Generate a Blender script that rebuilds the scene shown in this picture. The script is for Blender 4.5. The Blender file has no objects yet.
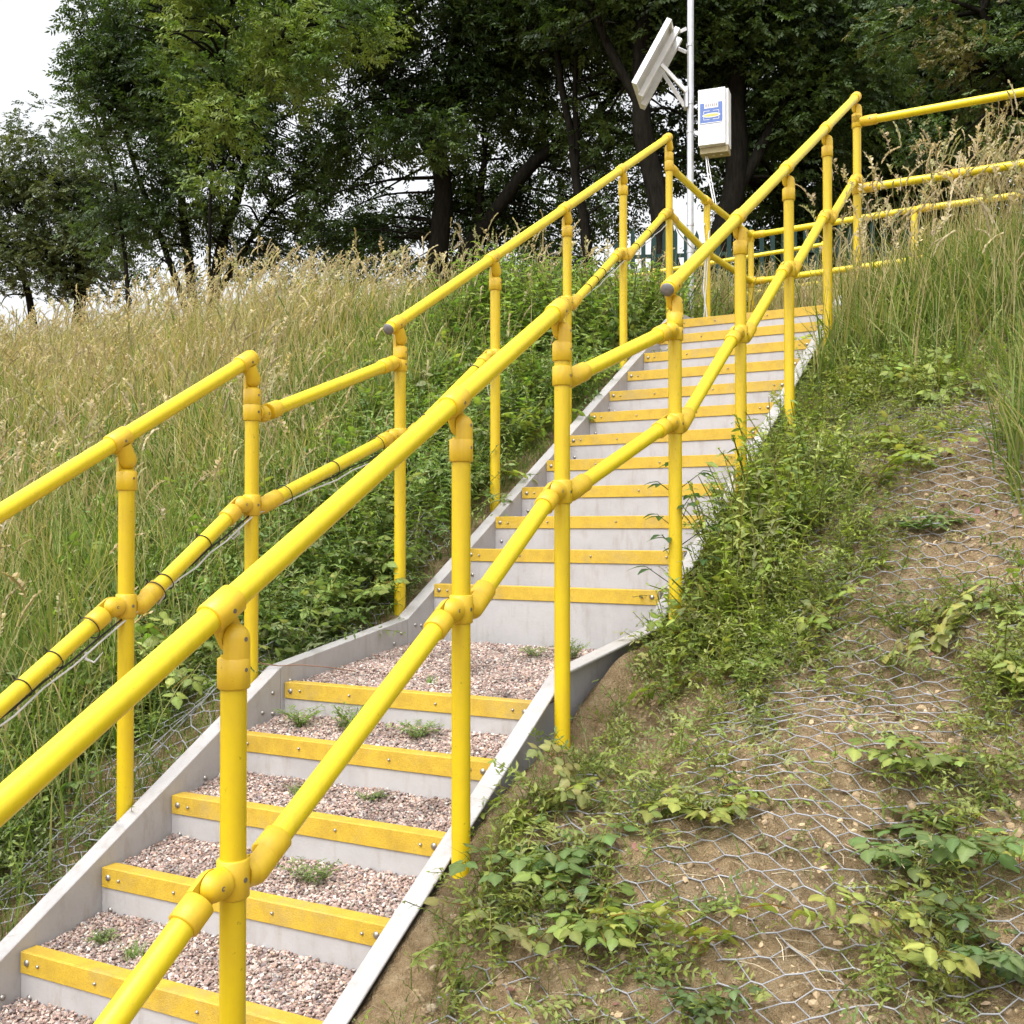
import bpy, math, numpy as np
from mathutils import Vector
R = math.radians
rng = np.random.default_rng(7)
sc = bpy.context.scene
COL = sc.collection
pi = math.pi

# ---------------------------------------------------------------- numpy noise
_perm = np.random.default_rng(3).random(65536)
def _h(i, j, k):
    return _perm[(i * 73856093 ^ j * 19349663 ^ k * 83492791) & 65535]
def vn(x, y, z=0.0, sc_=1.0, seed=0):
    x = np.asarray(x, float) / sc_ + seed * 17.3; y = np.asarray(y, float) / sc_ + seed * 5.1
    z = np.zeros_like(x) + np.asarray(z, float) / sc_
    i, j, k = np.floor(x).astype(np.int64), np.floor(y).astype(np.int64), np.floor(z).astype(np.int64)
    fx, fy, fz = x - i, y - j, z - k
    fx, fy, fz = [q * q * (3 - 2 * q) for q in (fx, fy, fz)]
    r = 0
    for a in (0, 1):
        for b in (0, 1):
            for c in (0, 1):
                r = r + _h(i + a, j + b, k + c) * (fx if a else 1 - fx) * (fy if b else 1 - fy) * (fz if c else 1 - fz)
    return r * 2 - 1
def smooth(a, b, x):
    q = np.clip((x - a) / (b - a), 0, 1); return q * q * (3 - 2 * q)

# ---------------------------------------------------------------- frames
HB = 0.5
sB, cB = math.sin(HB), math.cos(HB)
def st2xy(s, t): return s * sB + t * cB, s * cB - t * sB
def xy2st(x, y): return x * sB + y * cB, x * cB - y * sB
class Frame:
    def __init__(f, P, h):
        f.P = np.array(P, float); f.h = h
        f.F = np.array([math.sin(h), math.cos(h), 0.]); f.T = np.array([math.cos(h), -math.sin(h), 0.])
    def __call__(f, al, t, z):           # z absolute
        p = f.P + al * f.F + t * f.T
        return np.array([p[0], p[1], z])
LO = Frame((-1.28012, 2.81753, -1.10104), .48458)
UP = Frame((-.33332, 4.58923, -.23793), .51928)
W1, W2, A1, G1, A2, G2 = .9717, 1.03, .145, .26234, .14567, .2562
def nose_lo(i): return LO.P[2] + i * A1 - (.014 if i == 4 else 0)
def nose_up(i): return UP.P[2] + i * A2

NS = np.array([-3, .5, 1.86, 2.91, 3.62, 3.87, 6.69, 7.2, 14, 400.])
NZ = np.array([-1.62, -1.62, -1.10, -.53, -.40, -.25, 1.34, 1.38, 2.0, 4.0])
def H(x, y, fine=True):
    s, t = xy2st(np.asarray(x, float), np.asarray(y, float))
    zp = -1.15 + .51 * (s - 1.86)
    top = 1.36 + .08 * np.clip(s - 6.7, 0, 60)
    z = -.07 * np.log(np.exp(-np.clip(zp - top, -8, 8) / .07) + 1) + 0
    z = top - np.log1p(np.exp(np.clip(-(zp - top) / .12, -60, 60))) * .12
    z = np.maximum(z, -1.62) + .05 * np.exp(-np.abs(z + 1.62) / .15)
    d = np.where(t < -2.5, -2.5 - t, np.where(t > -1.43, t + 1.43, 0))
    w = np.exp(-(d / .4) ** 2)
    z = z * (1 - w) + (np.interp(s, NS, NZ) - np.where(t > -2, .022 + .03 * (s > 3.6), .045)) * w
    z = z - .145 * np.exp(-((s - 2.96) / .28) ** 2 - ((t + 1.32) / .22) ** 2) + .045 * np.exp(-((s - 3.3) / .25) ** 2 - ((t + 1.42) / .06) ** 2)
    z = z + .10 * np.exp(-((s - 4.7) / .6) ** 2 - ((t + .7) / .45) ** 2)
    z = z + .22 * np.exp(-((s - 6.6) / 1.5) ** 2) * smooth(-3.0, -4.4, t) + .16 * np.exp(-((s - 6.3) / .9) ** 2) * smooth(-1.2, -.8, t)
    k = smooth(.02, .3, d)
    z = z + k * (.06 * vn(s, t, 0, .9, 1) + .03 * vn(s, t, 0, .32, 2))
    if fine:
        kr = smooth(-1.42, -1.3, t) * (1 - smooth(5.2, 5.8, s)) * smooth(1.2, 1.5, s) * (1 - smooth(.5, .8, t))
        z = z + kr * (.013 * (1 - 2 * np.abs(vn(s, t, 0, .075, 80))) + .008 * vn(s, t, 0, .033, 81) + .018 * vn(s, t, 0, .19, 82))
        z = z + (.3 + .7 * k) * (.012 * vn(s, t, 0, .11, 3) + .006 * vn(s, t, 0, .045, 4))
    bR = np.interp(s, [3.1, 3.9, 6.7], [-1.485, -1.45, -1.405])
    inside = smooth(-2.53, -2.49, t) * (1 - smooth(bR - .01, bR + .03, t)) * (1 - smooth(6.75, 6.85, s))
    return z - .24 * inside
def on_stairs(s, t): return (t > -2.57) & (t < -1.37) & (s < 6.9)

# ---------------------------------------------------------------- materials
def newmat(name):
    m = bpy.data.materials.new(name); m.use_nodes = True
    nt = m.node_tree; b = nt.nodes['Principled BSDF']
    return m, nt, b
def N(nt, kind, **kw):
    n = nt.nodes.new(kind)
    for k, v in kw.items():
        if k in n.inputs.keys(): n.inputs[k].default_value = v
        else: setattr(n, k, v)
    return n
def ramp(nt, fac, stops):
    r = nt.nodes.new('ShaderNodeValToRGB'); e = r.color_ramp.elements
    while len(e) < len(stops): e.new(.5)
    for q, (p, c) in zip(e, stops): q.position = p; q.color = (*c, 1)
    nt.links.new(fac, r.inputs[0]); return r.outputs[0]
def geo(nt): return nt.nodes.new('ShaderNodeNewGeometry').outputs['Position']
def noise(nt, vec, scale, detail=3, rough=.6, dist=0):
    n = N(nt, 'ShaderNodeTexNoise', Scale=scale, Detail=detail, Roughness=rough, Distortion=dist)
    nt.links.new(vec, n.inputs['Vector']); return n.outputs['Fac']
def bump(nt, b, h, strength, dist):
    n = N(nt, 'ShaderNodeBump', Strength=strength, Distance=dist)
    nt.links.new(h, n.inputs['Height']); nt.links.new(n.outputs[0], b.inputs['Normal'])
def mixc(nt, fac, a, b_, mode='MIX'):
    n = nt.nodes.new('ShaderNodeMix'); n.data_type = 'RGBA'; n.blend_type = mode
    if isinstance(fac, float): n.inputs[0].default_value = fac
    else: nt.links.new(fac, n.inputs[0])
    for s_, v in ((n.inputs[6], a), (n.inputs[7], b_)):
        if isinstance(v, tuple): s_.default_value = (*v, 1)
        else: nt.links.new(v, s_)
    return n.outputs[2]

def paint(name, base, worn, rough=.38, grain=True):
    m, nt, b = newmat(name)
    p = geo(nt)
    n1 = noise(nt, p, 9, 4, .7); f = ramp(nt, n1, [(.35, (0, 0, 0)), (.75, (1, 1, 1))])
    c = mixc(nt, f, base, worn)
    sp = noise(nt, p, 60, 3, .7); dk = ramp(nt, sp, [(.66, (0, 0, 0)), (.74, (1, 1, 1))])
    c = mixc(nt, dk, c, tuple(q * .55 for q in base))
    nt.links.new(c, b.inputs['Base Color'])
    b.inputs['Roughness'].default_value = rough
    mp = nt.nodes.new('ShaderNodeMapping'); mp.inputs['Scale'].default_value = (38, 38, 2.5); nt.links.new(p, mp.inputs[0])
    st = ramp(nt, noise(nt, mp.outputs[0], 1, 4, .7), [(.50, (0, 0, 0)), (.80, (.45, .45, .45))])
    c = mixc(nt, st, c, tuple(q * .62 + .02 for q in base)); nt.links.new(c, b.inputs['Base Color']); b.inputs['Specular IOR Level'].default_value = .6
    rr = nt.nodes.new('ShaderNodeMapRange'); nt.links.new(n1, rr.inputs[0])
    rr.inputs[3].default_value = rough - .08; rr.inputs[4].default_value = rough + .15
    nt.links.new(rr.outputs[0], b.inputs['Roughness'])
    bump(nt, b, noise(nt, p, 140, 2), .12, .002)
    return m
M = {}
M['rail'] = paint('yellow_tube', (.71, .56, .008), (.66, .50, .008), .33)
M['post'] = paint('yellow_post_shaded', (.64, .465, .004), (.58, .40, .005), .38)  # rail yellow made darker and more orange; the posts' shading is in the colour
M['fit'] = paint('yellow_fitting', (.69, .47, .012), (.60, .37, .022), .44)
M['cap'] = paint('grey_cap', (.12, .11, .12), (.16, .15, .16), .55)
M['screw'] = paint('screw', (.10, .08, .07), (.2, .17, .15), .4)
def grp():
    m, nt, b = newmat('grey_grp'); p = geo(nt)
    n1 = noise(nt, p, 3.5, 5, .65)
    c = ramp(nt, n1, [(.3, (.34, .325, .325)), (.55, (.41, .395, .395)), (.8, (.345, .32, .30))])
    mp = nt.nodes.new('ShaderNodeMapping'); mp.inputs['Scale'].default_value = (22, 22, 5); nt.links.new(p, mp.inputs[0])
    c = mixc(nt, ramp(nt, noise(nt, mp.outputs[0], 1, 5, .7), [(.52, (0, 0, 0)), (.78, (.55, .55, .55))]), c, (.24, .20, .15))
    d = noise(nt, p, 34, 4, .75); dk = ramp(nt, d, [(.62, (0, 0, 0)), (.78, (.5, .5, .5))])
    c = mixc(nt, dk, c, (.25, .23, .19))
    nt.links.new(c, b.inputs['Base Color']); b.inputs['Roughness'].default_value = .42
    bump(nt, b, noise(nt, p, 90, 3, .7), .25, .003)
    return m
M['grp'] = grp()
def nosing():
    m, nt, b = newmat('yellow_nosing'); p = geo(nt)
    c = ramp(nt, noise(nt, p, 14, 4, .7), [(.3, (.44, .28, .025)), (.6, (.56, .37, .03)), (.85, (.40, .28, .06))])
    g = ramp(nt, noise(nt, p, 220, 2, .6), [(.35, (.86, .86, .86)), (.6, (1, 1, 1))])
    c = mixc(nt, 1.0, c, g, 'MULTIPLY')
    wr = ramp(nt, noise(nt, p, 5, 6, .75), [(.50, (0, 0, 0)), (.70, (.55, .55, .55))]); c = mixc(nt, wr, c, (.33, .25, .12))
    nt.links.new(c, b.inputs['Base Color']); b.inputs['Roughness'].default_value = .62
    bump(nt, b, noise(nt, p, 320, 2), .5, .003)
    return m
M['nosing'] = nosing()
def metal(name, c, rough=.35, met=.9, sc_=40):
    m, nt, b = newmat(name); p = geo(nt)
    cc = ramp(nt, noise(nt, p, sc_, 3), [(.3, tuple(q * .8 for q in c)), (.7, c)])
    nt.links.new(cc, b.inputs['Base Color']); b.inputs['Roughness'].default_value = rough; b.inputs['Metallic'].default_value = met
    return m
M['bolt'] = metal('bolt_steel', (.42, .40, .38), .38)
M['galv'] = metal('galvanised', (.56, .57, .60), .45, .55, 12)
M['wire'] = metal('coated_wire', (.27, .27, .285), .5, .1, 30)
M['alu'] = metal('white_aluminium', (.74, .74, .76), .45, .05, 10)
M['white'] = metal('white_casing', (.78, .78, .79), .45, 0, 8)
M['khaki'] = metal('box_base', (.30, .25, .13), .6, 0, 30)
M['cell'] = metal('panel_cells', (.02, .025, .06), .12, 0, 5)
M['label'] = metal('blue_label', (.09, .16, .42), .5, 0, 20)
M['ink'] = metal('label_yellow', (.68, .46, .12), .5, 0, 20)
M['cream'] = metal('label_white', (.74, .73, .72), .5, 0, 60)
M['inkg'] = metal('label_grey', (.36, .31, .33), .5, 0, 60)
M['cabw'] = metal('white_cable', (.62, .62, .62), .5, 0, 20)
M['cabk'] = metal('black_cable', (.015, .015, .015), .5, 0, 20)
M['fence'] = metal('green_fence', (.006, .03, .026), .9, 0, 9)

def attr_mat(name, transl=.35, rough=.6, spec=.3, hue=None):
    m, nt, b = newmat(name)
    a = nt.nodes.new('ShaderNodeAttribute'); a.attribute_name = 'Col'
    c = a.outputs['Color']
    n1 = noise(nt, geo(nt), 3.0, 3, .6)
    g = ramp(nt, n1, [(.3, (.82, .82, .82)), (.7, (1.1, 1.1, 1.1))])
    c = mixc(nt, 1.0, c, g, 'MULTIPLY')
    nt.links.new(c, b.inputs['Base Color'])
    b.inputs['Roughness'].default_value = rough
    b.inputs['Specular IOR Level'].default_value = spec
    if transl > 0:
        tr = nt.nodes.new('ShaderNodeBsdfTranslucent')
        tc = mixc(nt, 1.0, c, (1.25, 1.35, .6), 'MULTIPLY')
        nt.links.new(tc, tr.inputs[0])
        mx = nt.nodes.new('ShaderNodeMixShader'); mx.inputs[0].default_value = transl
        out = nt.nodes['Material Output']
        nt.links.new(b.outputs[0], mx.inputs[1]); nt.links.new(tr.outputs[0], mx.inputs[2]); nt.links.new(mx.outputs[0], out.inputs[0])
    return m
M['leaf'] = attr_mat('foliage', .45, .5, .45)
M['tleaf'] = attr_mat('tree_foliage', .30, .5, .4)
M['grass'] = attr_mat('grass_blades', .42, .6, .25)
M['stone'] = attr_mat('gravel_stones', 0, .75, .25)
def bark():
    m, nt, b = newmat('bark'); p = geo(nt)
    mp = nt.nodes.new('ShaderNodeMapping'); mp.inputs['Scale'].default_value = (6, 6, 1.2); nt.links.new(p, mp.inputs[0])
    n1 = noise(nt, mp.outputs[0], 3, 5, .7)
    nt.links.new(ramp(nt, n1, [(.3, (.006, .0055, .0045)), (.7, (.020, .018, .014))]), b.inputs['Base Color'])
    b.inputs['Roughness'].default_value = .95; b.inputs['Specular IOR Level'].default_value = .05; bump(nt, b, n1, .8, .04)
    return m
M['bark'] = bark()
def soil():
    m, nt, b = newmat('soil'); p = geo(nt)
    n1 = noise(nt, p, 2.2, 5, .65); n2 = noise(nt, p, 24, 5, .7); n3 = noise(nt, p, 120, 3, .7)
    c = ramp(nt, n2, [(.25, (.21, .145, .078)), (.5, (.41, .305, .18)), (.75, (.55, .44, .29))])
    g = ramp(nt, n1, [(.3, (.62, .62, .60)), (.65, (1.05, 1.0, .95))])
    c = mixc(nt, 1.0, c, g, 'MULTIPLY')
    f = ramp(nt, n3, [(.60, (0, 0, 0)), (.72, (1, 1, 1))])
    c = mixc(nt, f, c, (.42, .34, .24))
    nt.links.new(c, b.inputs['Base Color']); b.inputs['Roughness'].default_value = .95
    b.inputs['Specular IOR Level'].default_value = .1
    ad = nt.nodes.new('ShaderNodeMath'); ad.operation = 'ADD'; nt.links.new(n2, ad.inputs[0]); nt.links.new(n3, ad.inputs[1])
    bump(nt, b, ad.outputs[0], 1.0, .035)
    return m
M['soil'] = soil()

# ---------------------------------------------------------------- object helpers
def props(o, label=None, cat=None, group=None, kind=None):
    if label: o['label'] = label
    if cat: o['category'] = cat
    if group: o['group'] = group
    if kind: o['kind'] = kind
def thing(name, loc, label, cat, group=None):
    o = bpy.data.objects.new(name, None); o.location = loc; o.empty_display_size = .1
    COL.objects.link(o); props(o, label, cat, group); o['_base'] = 0
    del o['_base']; BASE[o.name] = np.array(loc, float); return o
BASE = {}
class G:                                   # geometry collector
    def __init__(g): g.v = []; g.f = []; g.s = []; g.n = 0
    def add(g, verts, faces, smooth_=True):
        g.v.append(np.asarray(verts, float).reshape(-1, 3)); 
        g.f += [tuple(i + g.n for i in f) for f in faces]; g.s += [smooth_] * len(faces); g.n += len(g.v[-1]); return g
    def tube(g, pts, rad, n=16, caps=True):
        pts = np.asarray(pts, float); k = len(pts)
        rad = np.zeros(k) + rad
        tan = np.gradient(pts, axis=0) if k > 2 else np.array([pts[1] - pts[0]] * 2)
        for i in range(k):          # coincident stations for steps in radius
            if np.linalg.norm(tan[i]) < 1e-9: tan[i] = pts[-1] - pts[0]
        tan /= np.linalg.norm(tan, axis=1)[:, None]
        up = np.array([0, 0, 1.]) if abs(tan[0][2]) < .9 else np.array([1., 0, 0])
        vs = []; u = np.cross(tan[0], up); u /= np.linalg.norm(u)
        an = np.arange(n) * 2 * pi / n
        for i in range(k):
            u = u - tan[i] * (u @ tan[i]); u /= np.linalg.norm(u); w = np.cross(tan[i], u)
            vs.append(pts[i] + rad[i] * (np.cos(an)[:, None] * u + np.sin(an)[:, None] * w))
        fs = [(i * n + j, i * n + (j + 1) % n, (i + 1) * n + (j + 1) % n, (i + 1) * n + j) for i in range(k - 1) for j in range(n)]
        g.add(np.concatenate(vs), fs, True)
        if caps:
            g.add(vs[0], [tuple(range(n))[::-1]], False); g.add(vs[-1], [tuple(range(n))], False)
        return g
    def box(g, o, ax, ay, az, bev=0.0):      # origin corner + three edge vectors
        o, ax, ay, az = [np.asarray(q, float) for q in (o, ax, ay, az)]
        vs = [o + i * ax + j * ay + k * az for k in (0, 1) for j in (0, 1) for i in (0, 1)]
        fs = [(0, 2, 3, 1), (4, 5, 7, 6), (0, 1, 5, 4), (2, 6, 7, 3), (0, 4, 6, 2), (1, 3, 7, 5)]
        return g.add(vs, fs, False)
    def build(g, name, mat, parent=None, **kw):
        v = np.concatenate(g.v)
        me = bpy.data.meshes.new(name)
        root = parent
        base = np.zeros(3)
        if parent is not None:
            q = parent
            while q.parent: q = q.parent
            base = BASE[q.name]
        me.from_pydata((v - base).tolist(), [], g.f)
        me.polygons.foreach_set('use_smooth', g.s); me.materials.append(mat); me.update()
        o = bpy.data.objects.new(name, me); COL.objects.link(o)
        if parent is not None: o.parent = parent
        props(o, **kw)
        return o
def bevel(o, w=.004, seg=2):
    m = o.modifiers.new('b', 'BEVEL'); m.width = w; m.segments = seg; m.limit_method = 'ANGLE'; m.angle_limit = R(40)
    return o
def fast_mesh(name, V, F, C, mat, parent=None, base=(0, 0, 0), smooth_=False):
    """V (n,3), F list of arrays (m,k), C (n,3) or None"""
    me = bpy.data.meshes.new(name)
    V = V - np.asarray(base)
    me.vertices.add(len(V)); me.vertices.foreach_set('co', V.astype(np.float32).ravel())
    loops = np.concatenate([f.ravel() for f in F]); cnt = np.concatenate([np.full(len(f), f.shape[1]) for f in F])
    me.loops.add(len(loops)); me.loops.foreach_set('vertex_index', loops.astype(np.int32))
    me.polygons.add(len(cnt)); st = np.concatenate([[0], np.cumsum(cnt)[:-1]])
    me.polygons.foreach_set('loop_start', st.astype(np.int32))
    me.polygons.foreach_set('use_smooth', np.full(len(cnt), smooth_))
    if C is not None:
        a = me.color_attributes.new('Col', 'FLOAT_COLOR', 'POINT')
        cc = np.ones((len(V), 4), np.float32); cc[:, :3] = C; a.data.foreach_set('color', cc.ravel())
    me.materials.append(mat); me.update(calc_edges=True); me.validate()
    o = bpy.data.objects.new(name, me); COL.objects.link(o)
    if parent is not None: o.parent = parent
    return o
class Veg:                                  # numpy geometry collector with colour
    def __init__(v): v.V = []; v.F = {}; v.C = []; v.n = 0
    def add(v, V, Fs, C):
        v.V.append(V); v.C.append(C)
        for f in Fs: v.F.setdefault(f.shape[1], []).append(f + v.n)
        v.n += len(V)
    def inst(v, tmpl, P, Rm, S, col):
        """template (verts K,3 ; faces list ; tint K,3) at P (N,3), rotations (N,3,3), scale (N,), col (N,3)"""
        TV, TF, TC = tmpl; n, K = len(P), len(TV)
        if n == 0: return
        V = np.einsum('nij,kj->nki', Rm, TV) * S[:, None, None] + P[:, None, :]
        C = TC[None] * col[:, None, :]
        off = (np.arange(n) * K)[:, None, None]
        v.add(V.reshape(-1, 3), [(f[None] + off).reshape(-1, f.shape[1]) for f in TF], C.reshape(-1, 3))
    def blades(v, P, h, w, yaw, lean, col, seg=4, tipc=None, droop=0.0):
        n = len(P)
        if n == 0: return
        tt = np.linspace(0, 1, seg + 1)[None, :]
        dx, dy = np.cos(yaw)[:, None], np.sin(yaw)[:, None]
        r = lean[:, None] * tt ** 1.8 * h[:, None]
        zz = h[:, None] * (tt - (.35 * lean[:, None] + droop) * tt ** 3)
        cx = P[:, 0:1] + r * dx; cy = P[:, 1:2] + r * dy; cz = P[:, 2:3] + zz
        face = rng.random((n, 1)) * pi
        wd = w[:, None] * (1 - tt ** 2.2 * .93) * .5
        ox, oy = np.cos(face) * wd, np.sin(face) * wd
        V = np.stack([np.stack([cx - ox, cy - oy, cz], -1), np.stack([cx + ox, cy + oy, cz], -1)], 2).reshape(n, -1, 3)
        k = 2 * (seg + 1)
        q = np.array([[2 * i, 2 * i + 1, 2 * i + 3, 2 * i + 2] for i in range(seg)])
        F = (q[None] + (np.arange(n) * k)[:, None, None]).reshape(-1, 4)
        tc = col if tipc is None else tipc
        sh = np.repeat(tt[0], 2)[None, :, None]
        C = col[:, None, :] * (1 - sh) + tc[:, None, :] * sh
        v.add(V.reshape(-1, 3), [F], C.reshape(-1, 3))
        return cx[:, -1], cy[:, -1], cz[:, -1]
    def obj(v, name, mat, parent=None, base=(0, 0, 0), smooth_=False, **kw):
        F = [np.concatenate(f) for f in v.F.values()]
        o = fast_mesh(name, np.concatenate(v.V), F, np.concatenate(v.C), mat, parent, base, smooth_)
        props(o, **kw); return o
def rots(yaw, pitch=None, roll=None):
    n = len(yaw); pitch = np.zeros(n) if pitch is None else pitch; roll = np.zeros(n) if roll is None else roll
    cy, sy, cp, sp, cr, sr = np.cos(yaw), np.sin(yaw), np.cos(pitch), np.sin(pitch), np.cos(roll), np.sin(roll)
    Rz = np.zeros((n, 3, 3)); Rz[:, 0, 0] = cy; Rz[:, 0, 1] = -sy; Rz[:, 1, 0] = sy; Rz[:, 1, 1] = cy; Rz[:, 2, 2] = 1
    Ry = np.zeros((n, 3, 3)); Ry[:, 0, 0] = cp; Ry[:, 0, 2] = sp; Ry[:, 1, 1] = 1; Ry[:, 2, 0] = -sp; Ry[:, 2, 2] = cp
    Rx = np.zeros((n, 3, 3)); Rx[:, 0, 0] = 1; Rx[:, 1, 1] = cr; Rx[:, 1, 2] = -sr; Rx[:, 2, 1] = sr; Rx[:, 2, 2] = cr
    return Rz @ Ry @ Rx

# ---------------------------------------------------------------- templates
def leaf_geo(L, Wd, fold=.25, ser=0, n=4, droop=.15):
    """leaf along +x from origin; returns verts, quad faces"""
    V = [(0, 0, 0)]; F = []
    xs = np.linspace(0, 1, n + 1)
    mid = [(x * L, 0, -droop * L * x * x) for x in xs]
    rows = []
    V = []
    for i, x in enumerate(xs):
        w = Wd * .5 * (math.sin(pi * min(1, x * .94 + .03) ** .8)) * (1 - .15 * x)
        if ser and 0 < i < n: w *= 1 + ser * (1 if i % 2 else -1)
        z = mid[i][2]
        V += [(x * L - .12 * w, w, z + fold * w), (x * L, 0, z), (x * L - .12 * w, -w, z + fold * w)]
    for i in range(n):
        a = 3 * i
        F += [(a, a + 1, a + 4, a + 3), (a + 1, a + 2, a + 5, a + 4)]
    return np.array(V), np.array(F)
def round_leaf(L, Wd, r, n=8, droop=.3, fold=.12):
    V = []; F = []
    for i, x in enumerate(np.linspace(0, 1, n + 1)):
        w = Wd * .5 * max(0, (1 - abs(2 * x - .9) ** 2.3 / (1.1 if x > .45 else .92) ** 2.3)) ** .6 * (1.05 - .12 * x)
        if x > .5: w = Wd * .5 * ((1 - x) / .5) ** .8
        if x == 0: w = Wd * .12
        if x == 1: w = 0
        w *= 1 + (.07 if i % 2 else -.04); z = -droop * L * x * x; q = L * .012
        V += [(x * L - .05 * w, w, z + fold * w - .5 * w * w / Wd + r.normal(0, q)), (x * L, 0, z), (x * L - .05 * w, -w, z + fold * w - .5 * w * w / Wd + r.normal(0, q))]
    for i in range(n):
        a = 3 * i; F += [(a, a + 1, a + 4, a + 3), (a + 1, a + 2, a + 5, a + 4)]
    return np.array(V), np.array(F)
def xf(V, yaw=0, pitch=0, roll=0, loc=(0, 0, 0), s=1):
    Rm = rots(np.array([yaw]), np.array([pitch]), np.array([roll]))[0]
    return V @ Rm.T * s + np.array(loc)
class Tm:
    def __init__(t): t.V = []; t.F = []; t.C = []; t.n = 0
    def add(t, V, F, c):
        C = np.tile(np.array(c, float), (len(V), 1))
        if len(V) % 3 == 0 and len(V) >= 15: C[1::3] *= 1.3; C[0::3] *= .93; C[2::3] *= 1.0
        t.V.append(V); t.F.append(np.asarray(F) + t.n); t.C.append(C); t.n += len(V)
    def stem(t, a, b, w, c):
        a, b = np.array(a, float), np.array(b, float); d = b - a; u = np.cross(d, (0, 0, 1.)); 
        u = u / (np.linalg.norm(u) + 1e-9) if np.linalg.norm(u) > 1e-6 else np.array([1., 0, 0]); v = np.cross(d, u); v /= np.linalg.norm(v)
        V = np.array([a + u * w, a + v * w, a - u * w * .7 - v * w * .7, b + u * w * .7, b + v * w * .7, b - u * w * .5 - v * w * .5])
        t.add(V, [(0, 1, 4, 3), (1, 2, 5, 4), (2, 0, 3, 5)], c)
    def get(t): return np.concatenate(t.V), [np.concatenate(t.F)], np.concatenate(t.C)
tr = np.random.default_rng(5)
STEM = (.9, .75, .6)
def T_herb(nl=9, ll=.045, lw=.022, h=.3, kind=0, seed=0):
    """upright herb: paired leaves up a stem; unit metres"""
    r = np.random.default_rng(100 + seed); t = Tm()
    bend = r.uniform(-.3, .3, 2)
    def pt(q): return np.array([bend[0] * h * q * q, bend[1] * h * q * q, h * q])
    for i in range(4): t.stem(pt(i / 4), pt((i + 1) / 4), .0022, STEM)
    for i in range(nl):
        q = .15 + .85 * (i + 1) / nl; p = pt(q); y0 = i * 1.57 + r.uniform(-.4, .4)
        for k in (0, 1):
            s_ = (1.15 - .65 * q) * r.uniform(.75, 1.2)
            V, F = leaf_geo(ll * s_, lw * s_, .3, .12 if kind else 0, 4, r.uniform(.1, .6))
            g = r.uniform(.78, 1.2)
            t.add(xf(V, y0 + k * pi, -r.uniform(-.1, .7), r.uniform(-.4, .4), p), F, (g, g, g * r.uniform(.8, 1.1)))
    return t.get()
def T_vetch(h=.16, seed=0):
    """trailing stems with many tiny leaflets"""
    r = np.random.default_rng(300 + seed); t = Tm()
    for b_ in range(3):
        yaw = r.uniform(0, 6.28); ln = h * r.uniform(.7, 1.3); el = r.uniform(.6, 1.3); p = np.zeros(3)
        for i in range(7):
            q = p + np.array([math.cos(yaw) * math.cos(el), math.sin(yaw) * math.cos(el), math.sin(el)]) * ln / 7
            t.stem(p, q, .0013, STEM); p = q; yaw += r.uniform(-.4, .4); el -= r.uniform(0, .22)
            for k in (-1, 1):
                V, F = leaf_geo(r.uniform(.016, .028), r.uniform(.007, .012), .2, 0, 2, .2)
                g = r.uniform(.8, 1.2); t.add(xf(V, yaw + k * 1.1, -r.uniform(-.2, .8), 0, p), F, (g, g, g))
    return t.get()
def T_bramble(seed=0, nst=3, size=.06, reach=.22):
    """arching stems carrying trifoliate leaves"""
    r = np.random.default_rng(500 + seed); t = Tm()
    for b_ in range(nst):
        yaw = b_ * 6.28 / nst + r.uniform(-.5, .5); ln = reach * r.uniform(.7, 1.3); p = np.zeros(3); el = r.uniform(.6, 1.2)
        for i in range(5):
            q = p + np.array([math.cos(yaw) * math.cos(el), math.sin(yaw) * math.cos(el), math.sin(el)]) * ln / 5
            t.stem(p, q, .0022, (1.2, .6, .5)); p = q; el -= r.uniform(.1, .42)
            sd = (-1) ** i * r.uniform(.6, 1.3); py = yaw + sd
            tip = p + np.array([math.cos(py), math.sin(py), r.uniform(.1, .6)]) * size * .55
            t.stem(p, tip, .0013, (1.0, .8, .5))
            g = r.uniform(.75, 1.25)
            for k in (-1, 0, 1):
                sz = size * r.uniform(.85, 1.1) * (1 if k == 0 else .82)
                V, F = round_leaf(sz, sz * r.uniform(.70, .86), r, 8, r.uniform(.1, .5))
                ay = py + k * 1.35; off = np.array([math.cos(ay), math.sin(ay), .05]) * size * (.30 if k == 0 else .10)
                if k == 0: t.stem(tip, tip + off, .0011, (1.0, .8, .5))
                gg_ = g * r.uniform(.85, 1.15)
                t.add(xf(V, ay, r.uniform(-.3, .35), r.uniform(-.35, .35), tip + off), F, (gg_ * r.uniform(.9, 1.2), gg_, gg_ * .9))
    return t.get()
def T_spray(kind='ash', seed=0):
    r = np.random.default_rng(700 + seed); t = Tm()
    if kind == 'ash':
        L, n, ll, lw = .24, 4, .090, .044
    elif kind == 'small':
        L, n, ll, lw = .20, 5, .06, .042
    else:
        L, n, ll, lw = .24, 5, .075, .05
    for i in range(n + 1):
        q = (i + .6) / (n + .6); p = np.array([L * q, 0, -.12 * L * q * q])
        for k in ((-1, 1) if i < n else (0,)):
            a = leaf_geo(ll * r.uniform(.85, 1.15), lw * r.uniform(.85, 1.15), .25, 0, 2, .25)
            g = r.uniform(.8, 1.2)
            t.add(xf(a[0], k * r.uniform(.8, 1.1) + r.uniform(-.2, .2), r.uniform(-.2, .6), r.uniform(-.6, .6), p + np.array([0, 0, r.uniform(-.02, .02)])), a[1], (g, g, g))
    return t.get()
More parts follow.
